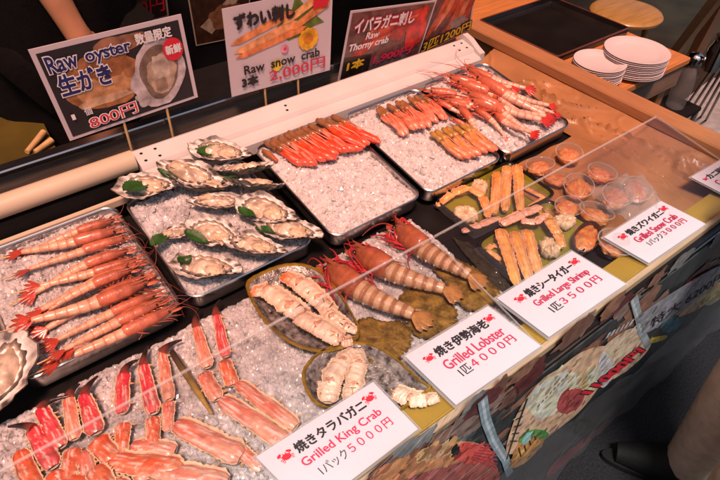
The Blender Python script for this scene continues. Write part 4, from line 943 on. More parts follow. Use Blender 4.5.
# ------------------------------------------------------------------ green packs of boiled crab
def pack(P4, label, z=ZD + .008):
    W = [az(*p, z) for p in P4]; c = np.mean(W, 0); t = thing('food_pack', label, 'food pack', c, group='green trays of boiled crab')
    o2 = [(w - c)[:2] for w in W]
    def ring(f, h): return [(x * f, y * f, h) for x, y in o2]
    def loft(name, prof, m_):
        g = MB(); V = []; 
        pts = []
        for f, h in prof:
            # subdivided rounded quad
            r = []
            for i in range(4):
                p0, p1, p2 = (np.array(o2[(i + k) % 4]) for k in (-1, 0, 1))
                a = p1 + (p0 - p1) * .12; b = p1 + (p2 - p1) * .12
                for q in bez((*a, 0), (*p1, 0), (*b, 0), 6): r.append((q[0] * f, q[1] * f, h))
            V += r
        g.add(V, grid_faces(len(prof), 24, close_v=True) + [tuple(range((len(prof) - 1) * 24, len(prof) * 24))]); return g.build(name, m_, t)
    loft('green_tray', [(.93, .016), (.88, .004), (.86, .003), (.5, .0025), (.02, .0025)], mat('green_plastic', (0.22, 0.20, 0.012), rough=0.22, var=0.25, scale=18, coat=0.4, bump=0.1))
    loft('black_rim', [(.93, .0162), (.955, .020), (.985, .020), (1.0, .017), (.99, .0135), (.90, .0005), (.02, .0)], BLACKG)
    return t
pack([(432, 206), (508, 166), (556, 200), (474, 240)], 'green pack of boiled crab at the back, nearest the crab stick tray')
pack([(472, 250), (545, 204), (604, 238), (530, 302)], 'green pack of boiled crab in front, under the large shrimp price card')
def bentleg(pts, rr, label, z, cols, seed, name='boiled_crab_limb', grp='boiled crab legs in the green packs'):
    c = az(*pts[0], z); t = thing(name, label, 'crab leg', c, group=grp)
    for i, (p, q) in enumerate(zip(pts, pts[1:])):
        kseg(t, az(*p, z) - c + (0, 0, rr[i] * .8), az(*q, z) - c + (0, 0, rr[i + 1] * .8), rr[i] * 1.1, rr[i + 1] * 1.1, ((.72, .27, .04), (.80, .48, .17)) if cols[0][0] > .58 else ((.70, .36, .26), (.72, .48, .34)), cols[0], seed * 5 + i, 'segment', 0, 1.2)
    return t
OC = ((.70, .21, .03), (.68, .34, .10)); OP = ((.55, .14, .08), (.62, .30, .18)); zp = ZD + .012
bentleg([(437, 208), (452, 197), (468, 191), (482, 200), (488, 220)], [.006, .009, .010, .010, .006], 'arched orange crab leg at the left of the rear pack', zp + .006, OC, 1)
bentleg([(497, 176), (493, 217)], [.011, .008], 'left of three upright crab legs in the rear pack', zp + .004, OC, 2)
bentleg([(506, 170), (504, 214)], [.0105, .008], 'middle of three upright crab legs in the rear pack', zp + .006, OC, 3)
bentleg([(516, 169), (519, 214)], [.011, .008], 'right of three upright crab legs in the rear pack', zp + .008, OC, 4)
bentleg([(524, 190), (544, 200), (528, 208)], [.005, .005, .003], 'thin folded crab leg at the right of the rear pack', zp + .002, OC, 5)
bentleg([(462, 234), (480, 228), (500, 220)], [.006, .008, .006], 'pinkish crab leg along the front edge of the rear pack', zp, OP, 6)
bentleg([(500, 228), (522, 218), (541, 210)], [.010, .011, .008], 'pink crab leg lying along the back of the front pack', zp + .010, OP, 7)
bentleg([(499, 234), (516, 288)], [.0125, .009], 'left of three long crab legs in the front pack', zp + .006, OC, 8)
bentleg([(513, 236), (528, 284)], [.0115, .009], 'middle of three long crab legs in the front pack', zp + .008, OC, 9)
bentleg([(525, 234), (538, 278)], [.011, .0085], 'right of three long crab legs in the front pack', zp + .010, OC, 10)
bentleg([(500, 262), (487, 252), (492, 247), (500, 249)], [.005, .005, .005, .003], 'thin hooked crab leg at the left of the front pack', zp + .002, OC, 11)
bentleg([(520, 224), (534, 226), (548, 216)], [.008, .008, .006], 'short pink crab leg crossing the front pack', zp + .016, OP, 12)
def crabclaw(pts, label, z):
    t = bentleg(pts, [.011, .010, .006], label, z, OC, 3, 'boiled_crab_claw', 'boiled crab claws'); c = t.location
    g = MB(); a = np.array(az(*pts[0], z)) - c[:]; d = az(*pts[0], z) - az(*pts[1], z); d /= np.linalg.norm(d); s = np.array([-d[1], d[0], 0])
    for k in (-1, 1): tube(g, bez(a + s * .006 * k + (0, 0, .010), a + d * .02 + s * .012 * k + (0, 0, .012), a + d * .042 + s * .002 * k + (0, 0, .009), 8), np.linspace(.0065, .0015, 8), 8, np.array([(.62, .3, .08)] * 6 + [(.2, .08, .03)] * 2))
    g.build('pincer', MEAT, t)
crabclaw([(547, 224), (556, 238), (562, 250)], 'orange crab claw pointing back in the front pack', zp + .010)
def lump(px, py, r, label, seed, z=zp):
    g = MB(); N = 0
    for k in range(9):
        rg = random.Random(seed * 31 + k); a = k * .7; blob(g, (r * .55 * math.cos(a), r * .45 * math.sin(a), r * .40 + .15 * r * rg.random()), (r * rg.uniform(.35, .55), r * rg.uniform(.22, .36), r * rg.uniform(.3, .45)), .22, 2.2, seed + k, (.76, .60, .40), 9, 14, col2=(.68, .47, .28))
    o = g.build('crab_meat', MEAT); o.location = az(px, py, z).tolist(); o.rotation_euler = (0, 0, seed); tag(o, label, 'crab meat', 'white crab meat lumps')
lump(479, 190, .024, 'white crab meat lump at the back of the rear pack', 1)
lump(464, 219, .028, 'white crab meat lump at the front left of the rear pack', 2)
lump(563, 226, .027, 'white crab meat lump at the back right of the front pack', 3)
lump(548, 253, .028, 'white crab meat lump in the middle of the front pack', 4)
def filmover(P4, label, z, seed):
    W = [az(*p, z) for p in P4]; g = MB(); V = []; n = 26
    for i in range(n):
        for j in range(n):
            u, v = i / (n - 1), j / (n - 1); p = W[0] * (1 - u) * (1 - v) + W[1] * u * (1 - v) + W[2] * u * v + W[3] * (1 - u) * v
            e = min(u, 1 - u, v, 1 - v); V.append(p + (0, 0, .012 * min(1, e * 5) + .0035 * mnoise.fractal(Vector((u * 5, v * 5, seed)), 1, 2, 3)))
    g.add(V, grid_faces(n, n)); tag(g.build('cling_film', FILM), label, 'cling film')
filmover([(433, 205), (508, 167), (555, 200), (474, 239)], 'cling film stretched over the rear green pack', ZD + .026, 1)
filmover([(473, 249), (545, 205), (603, 238), (530, 300)], 'cling film stretched over the front green pack', ZD + .026, 2)
# crumpled black film between lobsters and packs
W = [az(452, 238, ZD + .012), az(474, 246, ZD + .012), az(520, 296, ZD + .012), az(498, 296, ZD + .012)]
g = MB(); V = []
for i in range(24):
    for j in range(14):
        u, v = i / 23, j / 13; p = (W[0] * (1 - v) + W[1] * v) * (1 - u) + (W[3] * (1 - v) + W[2] * v) * u; V.append(p + (0, 0, .012 * abs(mnoise.noise(Vector((u * 9, v * 5, 3))))))
g.add(V, grid_faces(24, 14)); tag(g.build('black_wrap', mat('black_wrap', (0.035, 0.03, 0.02), rough=0.18, var=0.4, scale=12, coat=.5), smooth=True), 'crumpled shiny black wrap between the lobsters and the green packs', 'wrap')

# shell cup of crab paste
c = az(585, 243, ZD + .016); t = thing('crab_shell_cup', 'dark crab shell filled with orange paste beside the front green pack', 'crab shell', c, (0, -.25, rad(20)))
g = MB(); lathe(g, [(.0, .0), (.018, .002), (.028, .012), (.031, .024), (.029, .0245), (.026, .016)], 30, (.05, .02, .015), sx=1.35, sy=.8); g.build('shell', FOOD, t)
g = MB(); blob(g, (0, 0, .016), (.034, .021, .006), .12, 3, 5, (.50, .12, .035), 10, 24, col2=(.62, .26, .07)); g.build('paste', WETMEAT, t)

# ------------------------------------------------------------------ clear cups with orange crab
def make_cup(r, seed, label):
    t = thing('clear_cup', label, 'cup', group='clear cups of orange seafood')
    g = MB(); lathe(g, [(r * .80, .0), (r * .86, .012), (r * .97, .030), (r * 1.0, .033), (r * 1.03, .034), (r * 1.02, .036), (r * .96, .0365), (r * .90, .043), (r * .5, .047), (0.0, .048)], 40); g.build('lid_and_wall', CUPM, t)
    g = MB(); tube(g, [(r * 1.025 * math.cos(a), r * 1.025 * math.sin(a), .0355) for a in np.linspace(0, 2 * math.pi, 40)], .0013, 6, caps=False); g.build('rim', EDGE, t)
    g = MB(); blob(g, (0, 0, .016), (r * .86, r * .86, .015), .12, 3, seed, (.56, .13, .045), 12, 26, col2=(.66, .30, .08))
    for k in range(7):
        rg = random.Random(seed * 13 + k); a = rg.random() * 6.28; q = r * .5 * rg.random()
        P = bez((q * math.cos(a) - r * .4, q * math.sin(a), .022), (q * math.cos(a), q * math.sin(a) + r * .3, .032), (q * math.cos(a) + r * .4, q * math.sin(a) - r * .1, .022), 8); tube(g, P, [.002, .004, .005, .0055, .005, .0045, .003, .002], 8, (.62, rg.uniform(.12, .3), .08))
    g.build('filling', MEAT, t); return t
CU = [make_cup(.036, s, 'x') for s in (1, 2, 3)]
CL = [((539, 173), 1.0, 'clear cup with dark red filling nearest the shrimp tray'), ((568, 160), 1.05, 'clear cup at the back against the paper lining'), ((597, 180), 1.1, 'clear cup behind the pale glare, right of the back one'), ((577, 194), 1.08, 'clear cup in the middle of the cups'),
      ((556, 184), .85, 'small clear cup squeezed between the left and middle cups'), ((612, 204), 1.2, 'wide clear cup beside the snow crab price card'), ((592, 222), 1.15, 'clear cup lowest in front, touching the snow crab price card'), ((566, 212), .85, 'clear cup beside the corner of the front green pack'), ((634, 196), 1.0, 'clear cup furthest right under the pale glare'), ((612, 250), 1.05, 'clear cup of orange pieces between the two right price cards')]
for i, (p, s, lab) in enumerate(CL):
    o = inst(CU, i); o.location = az(*p, ZD + .014 + (.003 if i % 2 else 0)).tolist(); o.scale = (s * random.uniform(.85, 1.1), s * random.uniform(.7, .9), s * .72); o.rotation_euler = (random.uniform(-.25, .25), random.uniform(-.25, .25), i * 1.3); o['label'] = lab
# added bag over the right cups; its milky haze stands in for cover glare
W = [az(590, 186, .835), az(640, 166, .835), az(672, 200, .835), az(628, 220, .835)]
g = MB(); V = []; n = 30
for i in range(n):
    for j in range(n):
        u, v = i / (n - 1), j / (n - 1); p = W[0] * (1 - u) * (1 - v) + W[1] * u * (1 - v) + W[2] * u * v + W[3] * (1 - u) * v
        p = p + (.014 * mnoise.noise(Vector((u * 4, v * 4, 2))), .014 * mnoise.noise(Vector((u * 4, v * 4, 6))), 0)
        V.append(p + (0, 0, .016 * mnoise.fractal(Vector((u * 3.5, v * 3.5, 9.5)), 1, 2, 3) - .010 * (1 - min(1, min(u, 1 - u, v, 1 - v) * 6))))
g.add(V, grid_faces(n, n)); tag(g.build('glare_bag', clear_mat('glare_haze_plastic', (.95, .95, .95), .08, haze=.13, ior=1.7), smooth=True), 'milky plastic bag added over the right hand cups as painted glare', 'plastic bag')
#MARK-SIGNS
# ------------------------------------------------------------------ price cards lying on the clear cover
def zacr(y): return 0.8105 + (y - 0.279) / (0.548 - 0.279) * (0.852 - 0.8105) + 0.0062
def onacr(px, py): return apl(px, py, zacr(0.279), 0.279, (0.852 - 0.8105) / (0.548 - 0.279))
CRABPATH = None
def crab_icon(S, u, v, w, m, asp):
    k = w * asp                                   # v size of the same length
    S.blobp('crab_symbol', m, u, v, w * .62, k * .42, 3, seed=1, amp=.02)
    for sg in (-1, 1):
        S.blobp('crab_symbol', m, u + sg * w * .72, v + k * .52, w * .26, k * .24, 3.1, seed=2, amp=.05, rot=sg * .5)
        S.poly('crab_symbol', m, [(u + sg * w * .45, v + k * .2), (u + sg * w * .70, v + k * .35), (u + sg * w * .78, v + k * .30), (u + sg * w * .55, v + k * .08)], 3.05)
        for q in range(3):
            y = v - k * (.05 + .2 * q); S.poly('crab_symbol', m, [(u + sg * w * .5, y + k * .06), (u + sg * w * (.95 - .1 * q), y - k * .02), (u + sg * w * (1.02 - .1 * q), y - k * .22), (u + sg * w * (.90 - .1 * q), y - k * .10), (u + sg * w * .5, y - k * .04)], 3.15)
        S.poly('crab_symbol', m, [(u + sg * w * .16, v + k * .36), (u + sg * w * .26, v + k * .36), (u + sg * w * .26, v + k * .60), (u + sg * w * .16, v + k * .60)], 3.2)
def price_card(TL, TR, BR, BL, jp, en, unit, price, label):
    C = [onacr(*q) for q in (TL, TR, BR, BL)]; o = C[3]
    t = thing('price_card', label, 'price card', o, group='price cards on the clear cover')
    S = Sign(*C, origin=o); S.card('card', PAPER, t, .0010)
    ex = lambda a: (a - .5) * 1.0
    b = Sign(*[S.at(u, v, -.0022) + o for u, v in ((-.025, 1.04), (1.025, 1.04), (1.025, -.04), (-.025, -.04))], origin=o); b.card('laminate', LAMIN, t, .0006)
    wpx = np.linalg.norm(C[1] - C[0]); hpx = np.linalg.norm(C[1] - C[2]); asp = wpx / hpx
    crab_icon(S, .145, .765, .052, RED, asp); crab_icon(S, .885, .80, .052, RED, asp)
    S.text('lettering', INK, jp, .225, .70, .825, .865, 3, bold=.0035)
    S.text('english_lettering', CRIM, en, .19, .46, .875, .625, 3, bold=.0018)
    S.text('lettering', INK, unit, .24, .265, .24 + .052 * len(unit) * 1.12, .415, 3)
    x = .265 + .052 * len(unit) * 1.12; S.text('english_lettering', CRIM, price.translate({48 + k: 0xFF10 + k for k in range(10)}), x, .275, .885, .415, 3, bold=.0012)
    S.finish(t)
price_card((256, 457), (373, 382), (418, 429), (310, 512), '焼きタラバガニ', 'Grilled King Crab', '1パック', '5000円', 'white price card for grilled king crab, 5000 yen')
price_card((405, 356), (488, 306), (541, 346), (456, 405), '焼き伊勢海老', 'Grilled Lobster', '1匹', '4000円', 'white price card for grilled lobster, 4000 yen')
price_card((497, 298), (572, 251), (626, 284), (549, 337), '焼きシータイガー', 'Grilled Large Shrimp', '1匹', '3500円', 'white price card for grilled large shrimp, 3500 yen')
price_card((604, 237), (661, 201), (706, 224), (649, 263), '焼きズワイガニ', 'Grilled Snow Crab', '1パック', '3000円', 'white price card for grilled snow crab, 3000 yen')
price_card((691, 177), (721.5, 159.5), (766, 180), (735, 200), 'カニ味噌', 'Crab Miso', '1個', '800円', 'white price card at the right end, mostly out of view')

# ------------------------------------------------------------------ picture signs behind the counter
PIC = mat('printed_picture', attr=True, rough=0.3, var=0.5, scale=45, coat=0.3, detail=6)
def stakes(t, S, us, y):
    for u in us:
        g = MB(); p = S.at(u, .0, -.004); tube(g, [p + np.array((0, 0, .05)), p + np.array((0, 0, -.075))], .0028, 8); g.build('stake', BAMBOO, t)
def outl(S, body, u0, v0, u1, v1, m_in, m_out, layer=4, o_in=.02, o_out=.07, shear=0, dv=0):
    S.text('lettering_outline', m_out, body, u0, v0, u1, v1, layer, o_out, shear, dv); S.text('lettering_' + m_in.name.split('_')[0], m_in, body, u0, v0, u1, v1, layer + .6, o_in, shear, dv)
YS = 1.100
# raw oyster sign
C = [ay(28, 50, YS), ay(181, 14, YS), ay(198, 97, YS), ay(70, 141, YS)]; o = (C[2] + C[3]) / 2
t = thing('picture_sign', 'dark raw oyster picture sign with white border, 800 yen', 'sign', o, group='picture signs on stakes'); S = Sign(*C, origin=o)
S.card('board', PAPER, t, .002); stakes(t, S, (.40, .74), YS)
S.poly('picture_ground', INK, [(.03, .035), (.97, .035), (.97, .95), (.03, .95)], .8)
S.blobp('picture', PIC, .36, .52, .27, .30, 1.6, 3, .12, col=(.34, .14, .055)); S.blobp('picture', PIC, .35, .46, .20, .17, 1.9, 4, .2, col=(.48, .24, .11)); S.blobp('picture', PIC, .42, .66, .16, .12, 2.1, 5, .3, col=(.26, .10, .04)); S.blobp('picture', PIC, .34, .33, .20, .05, 2.2, 6, .3, col=(.52, .33, .20))
S.blobp('picture', PIC, .56, .86, .20, .09, 1.2, 6, .3, col=(.30, .14, .08))
S.blobp('picture', PIC, .74, .43, .20, .37, 2.4, 7, .12, rot=-.12, col=(.46, .41, .42)); S.blobp('picture', PIC, .755, .45, .145, .29, 2.7, 8, .12, rot=-.12, col=(.17, .12, .09)); S.blobp('picture', PIC, .765, .42, .115, .23, 3.0, 9, .15, rot=-.1, col=(.40, .29, .21)); S.blobp('picture', PIC, .77, .50, .07, .14, 3.2, 10, .2, col=(.52, .42, .34)); S.blobp('picture', PIC, .74, .30, .05, .08, 3.3, 11, .2, col=(.26, .18, .13))
S.blobp('picture', PIC, .60, .20, .07, .10, 2.5, 12, .2, col=(.42, .37, .37))
outl(S, 'Raw', .06, .74, .245, .90, NAVY, WHITEP, 4); outl(S, 'oyster', .30, .72, .60, .86, NAVY, WHITEP, 4)
outl(S, '生がき', .08, .49, .42, .70, NAVY, WHITEP, 4, .03, .08)
S.text('lettering_white', WHITEP, '数量限定', .645, .80, .90, .915, 5, bold=.003)
S.blobp('red_disc', RED, .885, .66, .075, .13, 5, 1, .0, 30); S.text('lettering_white', WHITEP, '新鮮', .83, .61, .945, .71, 6, bold=.003)
S.text('lettering_white', WHITEP, '1', .075, .22, .095, .28, 5, .01); S.text('lettering_white', WHITEP, '個', .165, .22, .215, .31, 5, .01)
outl(S, '800円', .17, .055, .52, .19, RED, WHITEP, 5, .0, .05, dv=.06)
S.finish(t)
# raw snow crab sign
C = [ay(222, 9, YS), ay(333, -14, YS), ay(330, 70, YS), ay(232, 97, YS)]; o = (C[2] + C[3]) / 2
t = thing('picture_sign', 'white raw snow crab picture sign with green leaf, 2000 yen', 'sign', o, group='picture signs on stakes'); S = Sign(*C, origin=o)
S.card('board', PAPER, t, .002); stakes(t, S, (.32, .66), YS)
S.poly('picture', PIC, [(.44, .66), (.52, .78), (.50, .90), (.60, .84), (.64, 1.0), (.72, .86), (.86, .90), (.80, .76), (.92, .62), (.80, .60), (.78, .48), (.66, .52), (.56, .50)], 1, col=(.10, .16, .03))
for k, (a, b, w, c) in enumerate((((.03, .60), (.62, .82), .05, (.72, .26, .09)), ((.05, .50), (.66, .70), .05, (.75, .34, .14)), ((.06, .44), (.74, .62), .045, (.68, .22, .07)), ((.50, .70), (.98, 1.0), .05, (.74, .36, .14)), ((.58, .62), (.97, .86), .05, (.70, .25, .08)))):
    d = np.array(b) - np.array(a); nn = np.array([-d[1], d[0]]) / np.linalg.norm(d) * w; a = np.array(a); b = np.array(b)
    S.poly('picture', PIC, [tuple(q) for q in (a, a + d * .12 - nn * .8, b - d * .1 - nn, b, b - d * .1 + nn, a + d * .12 + nn * .6)], 1.5 + k * .3, col=c)
for k in range(11): a = k / 11 * 6.28; S.blobp('picture', PIC, .755 + .07 * math.cos(a), .47 + .09 * math.sin(a), .035, .045, 4 + (k % 3) * .1, k, .1, 12, col=(.72, .38, .03))
S.blobp('picture', PIC, .755, .47, .05, .06, 4.6, 2, .1, col=(.62, .22, .02)); S.blobp('picture', PIC, .52, .42, .035, .05, 4, 3, .1, col=(.72, .25, .32)); S.blobp('picture', PIC, .52, .42, .012, .02, 4.3, 3, .1, col=(.5, .05, .15)); S.blobp('picture', PIC, .44, .25, .05, .07, 4, 5, .2, col=(.65, .48, .03))
S.poly('red_stamp', RED, [(.80, .80), (.945, .80), (.945, .97), (.80, .97)], 5)
S.text('lettering_black', INK, 'ずわい刺し', .08, .76, .62, .92, 5, bold=.008)
S.text('lettering_black', INK, 'Raw  snow  crab', .13, .235, .87, .335, 5, .025); S.text('lettering_black', INK, '3本', .10, .085, .25, .20, 5, bold=.006)
S.text('lettering_red', CRIM, '2,000円', .36, .06, .93, .21, 5, .012); S.finish(t)
# thorny crab sign, leaning
C = [ay(351, 11, 1.085), ay(437, 0, 1.085), ay(419, 54, 1.105), ay(338, 81, 1.105)]; o = (C[2] + C[3]) / 2
t = thing('picture_sign', 'red thorny crab picture sign with white lettering', 'sign', o, group='picture signs on stakes'); S = Sign(*C, origin=o); S.card('board', PAPER, t, .002); stakes(t, S, (.3, .8), YS)
S.poly('picture_ground', PIC, [(.02, .02), (.98, .02), (.98, .97), (.02, .97)], .8, col=(.16, .07, .06))
for k in range(9):
    a = np.array((.02 + .03 * k, .20 + .06 * k)); b = np.array((.60 + .04 * k, .42 + .06 * k)); d = b - a; nn = np.array([-d[1], d[0]]) / np.linalg.norm(d) * .045
    S.poly('picture', PIC, [tuple(q) for q in (a, a + d * .1 - nn, b - nn, b, b + nn, a + d * .1 + nn)], 1.2 + k * .15, col=[(.55, .05, .025), (.62, .13, .06), (.42, .03, .02)][k % 3])
S.blobp('picture', PIC, .84, .52, .13, .34, 3, 2, .2, col=(.55, .03, .02)); S.blobp('picture', PIC, .62, .55, .10, .14, 3.1, 3, .2, col=(.38, .03, .02)); S.poly('picture', PIC, [(.02, .02), (.34, .02), (.34, .30), (.02, .34)], 2.9, col=(.015, .012, .012)); S.poly('picture', PIC, [(.34, .02), (.90, .02), (.80, .18), (.40, .22)], 2.85, col=(.12, .10, .11))
outl(S, 'イバラガニ刺し', .07, .68, .76, .88, WHITEP, CRIM, 5, .03, .09); S.text('lettering_white', WHITEP, 'Raw', .22, .56, .37, .66, 5, .02, .1); S.text('lettering_white', WHITEP, 'Thorny crab', .05, .40, .50, .53, 5, .03, .15)
S.text('lettering_yellow', YELP, '1本', .07, .13, .26, .27, 5, bold=.006); outl(S, '1,900円', .38, .10, .84, .25, CRIM, PIC, 5, .0, .05); S.finish(t)
# shrimp sign
C = [ay(437, -3, 1.10), ay(476, -12, 1.10), ay(470, 30, 1.12), ay(415, 58, 1.12)]; o = (C[2] + C[3]) / 2
t = thing('picture_sign', 'shrimp picture sign in the corner with yellow 3 for 1200 yen price', 'sign', o, group='picture signs on stakes'); S = Sign(*C, origin=o); S.card('board', PAPER, t, .002)
S.poly('picture_ground', PIC, [(.02, .02), (.97, .02), (.97, .98), (.02, .98)], .8, col=(.13, .05, .05))
for k in range(6):
    a = np.array((.10 + .14 * k, .28)); b = np.array((.35 + .14 * k, 1.0)); nn = np.array((.06, -.02)); S.poly('picture', PIC, [tuple(q) for q in (a - nn, a + nn, b + nn, b - nn)], 1.2 + k * .2, col=[(.55, .09, .04), (.60, .18, .09), (.40, .05, .03)][k % 3])
S.blobp('picture', PIC, .7, .36, .18, .14, 2.6, 4, .3, col=(.25, .2, .2)); outl(S, '3匹1200円', .06, .06, .98, .26, YELP, INK, 5, .02, .10); S.finish(t)

# ------------------------------------------------------------------ staff side: fridge with posters, work board
g = thing('dark_refrigerator', 'black refrigerator cabinet behind the counter carrying dim posters', 'refrigerator', (0.55, 1.95, 0))
m = MB(); bbox(m, -1.0, 0.52, -.20, .25, .03, 1.75, .01); m.build('cabinet', BLACKM, g, False)
for a in (-.62, -.06): m = MB(); bbox(m, a, a + .52, -.212, -.2015, .12, 1.70, .004); m.build('door', BLACKG, g, False); 
YP = 1.735
def poster(TL, TR, BR, BL, label, fn):
    C = [ay(*q, YP) for q in (TL, TR, BR, BL)]; o = (C[2] + C[3]) / 2; t = thing('poster', label, 'poster', o, group='dim posters behind the counter'); S = Sign(*C, origin=o); S.card('sheet', mat('dim_paper', (.30, .24, .20), rough=.4, var=.1), t, .001); fn(S); S.finish(t)
def p1(S):
    S.poly('picture_ground', PIC, [(.01, .02), (.975, .02), (.975, .99), (.01, .99)], .8, col=(.03, .015, .01)); S.blobp('picture', PIC, .30, .55, .26, .40, 1.2, 2, .25, col=(.16, .09, .05)); S.blobp('picture', PIC, .34, .52, .17, .26, 1.5, 3, .3, col=(.06, .025, .01)); S.blobp('picture', PIC, .62, .60, .25, .34, 1.6, 5, .3, col=(.10, .045, .02))
    S.text('lettering_pale', mat('dim_ink', (.30, .19, .10), rough=.5), 'Crab', .46, .36, .68, .50, 4, .02); S.text('lettering_red', RED, '1800円', .30, .10, .95, .30, 4, .01)
poster((92, -45), (160, -60), (169, 16), (92, 36), 'dim food poster half hidden behind the raw oyster sign', p1)
def p2(S):
    S.poly('picture_ground', PIC, [(.02, .02), (.98, .02), (.98, .98), (.02, .98)], .8, col=(.03, .015, .008)); S.poly('picture', PIC, [(.12, .25), (.9, .70), (.98, .64), (.30, .12)], 1.2, col=(.26, .20, .15)); S.blobp('picture', PIC, .6, .3, .3, .2, 1.5, 4, .3, col=(.13, .06, .03)); S.blobp('picture', PIC, .4, .75, .3, .15, 1.4, 6, .3, col=(.10, .05, .02))
poster((183, -30), (250, -45), (250, 35), (196, 46), 'dim food poster beside the raw snow crab sign', p2)
p = az(18, 150, .80); g = MB(); q = [az(-30, 118, .80), az(40, 116, .80), az(62, 160, .80), az(-30, 190, .80)]
prism(g, [(w[0], w[1]) for w in q][::-1], .74, .80); tag(g.build('work_board', mat('olive_board', (.075, .055, .008), rough=.5, var=.25, scale=8), smooth=False), 'dim olive work board behind the counter at the left', 'work board')
c = az(40, 138, .812); t = thing('wooden_tongs', 'pale wooden tongs lying on the olive work board', 'tongs', c)
for k, (a, b) in enumerate((((27, 152), (44, 132)), ((35, 152), (52, 140)))):
    g = MB(); tube(g, [az(*a, .808) - c, az(*b, .812) - c], [.006, .008], 8); g.build('arm', BAMBOO, t)
g = MB(); box(g, .02, 1.0, 1.15, 1.62, .66, .738); tag(g.build('back_bench', BLACKM, smooth=False), 'dark work bench behind the counter guard', 'bench')
g = MB(); box(g, -.9, .018, 1.16, 1.62, .0, .738); tag(g.build('storage_chest', BLACKM, smooth=False), 'black storage chest under the olive work board', 'chest')

# ------------------------------------------------------------------ table with lacquer tray and plates
TZ = 0.75
tb = thing('side_table', 'worn orange brown wooden table beyond the end wall', 'table', (1.64, 1.1, 0))
g = MB(); bbox(g, -.20, .345, -.335, .42, TZ - .022, TZ, .003); g.build('tabletop', TABLEW, tb, False)
g = MB(); box(g, -.19, .335, -.327, -.307, TZ - .10, TZ - .0225); box(g, .315, .335, -.306, .41, TZ - .10, TZ - .0225); g.build('apron', mat('grey_wood', (.20, .14, .10), rough=.6, var=.2, scale=10, stretch=(1, 9, 9)), tb, False)
for x in (-.175, .285):
    for y in (-.305, .36): g = MB(); box(g, x, x + .045, y, y + .045, .012, TZ - .023); g.build('leg', WOOD, tb, False)
c = ((1.572 + 1.965) / 2, (.985 + 1.345) / 2); t = thing('lacquer_tray', 'black lacquer tray with raised rim lying on the wooden table', 'tray', (c[0], c[1], TZ + .001))
g = MB(); rloft(g, .393, .345, .012, [(.006, 0), (0, .003), (0, .022), (.002, .024), (.006, .024), (.008, .008), (.012, .006), (.03, .0059), (.12, .0059)], 4); g.build('tray_body', mat('black_lacquer', (.012, .010, .009), rough=.14, var=.3, scale=9, coat=.5), t)
g = MB(); rloft(g, .3945, .3465, .012, [(.0, .0215), (-.0004, .0225), (0.001, .0246), (.0045, .0246), (.0064, .0238)], 4, cap0=False, cap1=False); g.build('rim', mat('lacquer_edge', (.12, .035, .02), rough=.25, var=.2), t)
PLM = mat('paper_plate', (.60, .53, .53), rough=.45, var=.03, scale=12)
def plate(r):
    t = thing('paper_plate', 'x', 'plate'); g = MB()
    lathe(g, [(0.0, .0), (r * .66, .0), (r * .72, .002), (r * .97, .0125), (r * 1.0, .0125), (r * 1.0, .0138), (r * .96, .0142), (r * .71, .0046), (r * .65, .0026), (0, .0022)], 48); o = g.build('paper_plate', PLM); bpy.data.objects.remove(t); return o
for (px, py, n, r, lab, grp) in ((600, 60, 9, .078, 'pale pink paper plate in the smaller stack in front', 'plates of the small stack'), (637, 49, 11, .098, 'pale pink paper plate in the taller wider stack behind', 'plates of the large stack')):
    p0 = plate(r); top = TZ + .0012 + (n - 1) * .0056 + .0142; c = az(px, py, top)
    for k in range(n):
        o = p0 if k == 0 else p0.copy()
        if k: COL.objects.link(o)
        o.location = (c[0] + random.uniform(-.0012, .0012), c[1] + random.uniform(-.0012, .0012), TZ + .0012 + k * .0056)
        tag(o, lab, 'plate', grp)
        if k == n - 1: o['label'] = 'top paper plate of the ' + ('small front stack' if n == 9 else 'large rear stack')
# round stool and furniture beyond
c = az(627, 10, .47); t = thing('round_stool', 'round honey coloured wooden stool behind the plates', 'stool', (c[0], c[1], 0))
g = MB(); lathe(g, [(0, .435), (.15, .435), (.175, .445), (.178, .458), (.170, .468), (.15, .471), (0, .470)], 48); g.build('seat', STOOLW, t)
for k in range(4):
    a = k * 1.571 + .5; g = MB(); tube(g, [(.11 * math.cos(a), .11 * math.sin(a), .434), (.165 * math.cos(a), .165 * math.sin(a), .0125)], [.016, .019], 10); g.build('leg', STOOLW, t)
g = MB(); tube(g, [(.145 * math.cos(a), .145 * math.sin(a), .16) for a in np.linspace(0, 6.283, 30)], .009, 8, caps=False); g.build('foot_ring', STOOLW, t)
def post(a, b, za, zb, w, label, name='wooden_post'):
    A = az(*a, za); B = az(*b, zb); g = MB(); tube(g, [A, B], w, 4, sq=.7); tag(g.build(name, WOOD, smooth=False), label, 'post')
c = az(720, 20, .55)
t = thing('wooden_easel', 'slanting brown wooden frame post at the right edge', 'easel', (c[0], c[1], 0))
A = az(686, 70, .02); A2 = az(748, -45, .95) 
g = MB(); tube(g, [A - c + (0, 0, c[2] ), A2 - c + (0, 0, c[2])], .035, 4, sq=.5); g.build('post', WOOD, t, False, xf=(np.eye(3), np.array((0, 0, 0.0))))
g = MB(); B = lerp(A, A2, .95) - c + (0, 0, c[2]); tube(g, [B, (B[0] + .35, B[1] + .35, .012)], .03, 4, sq=.5); g.build('rear_post', WOOD, t, False)
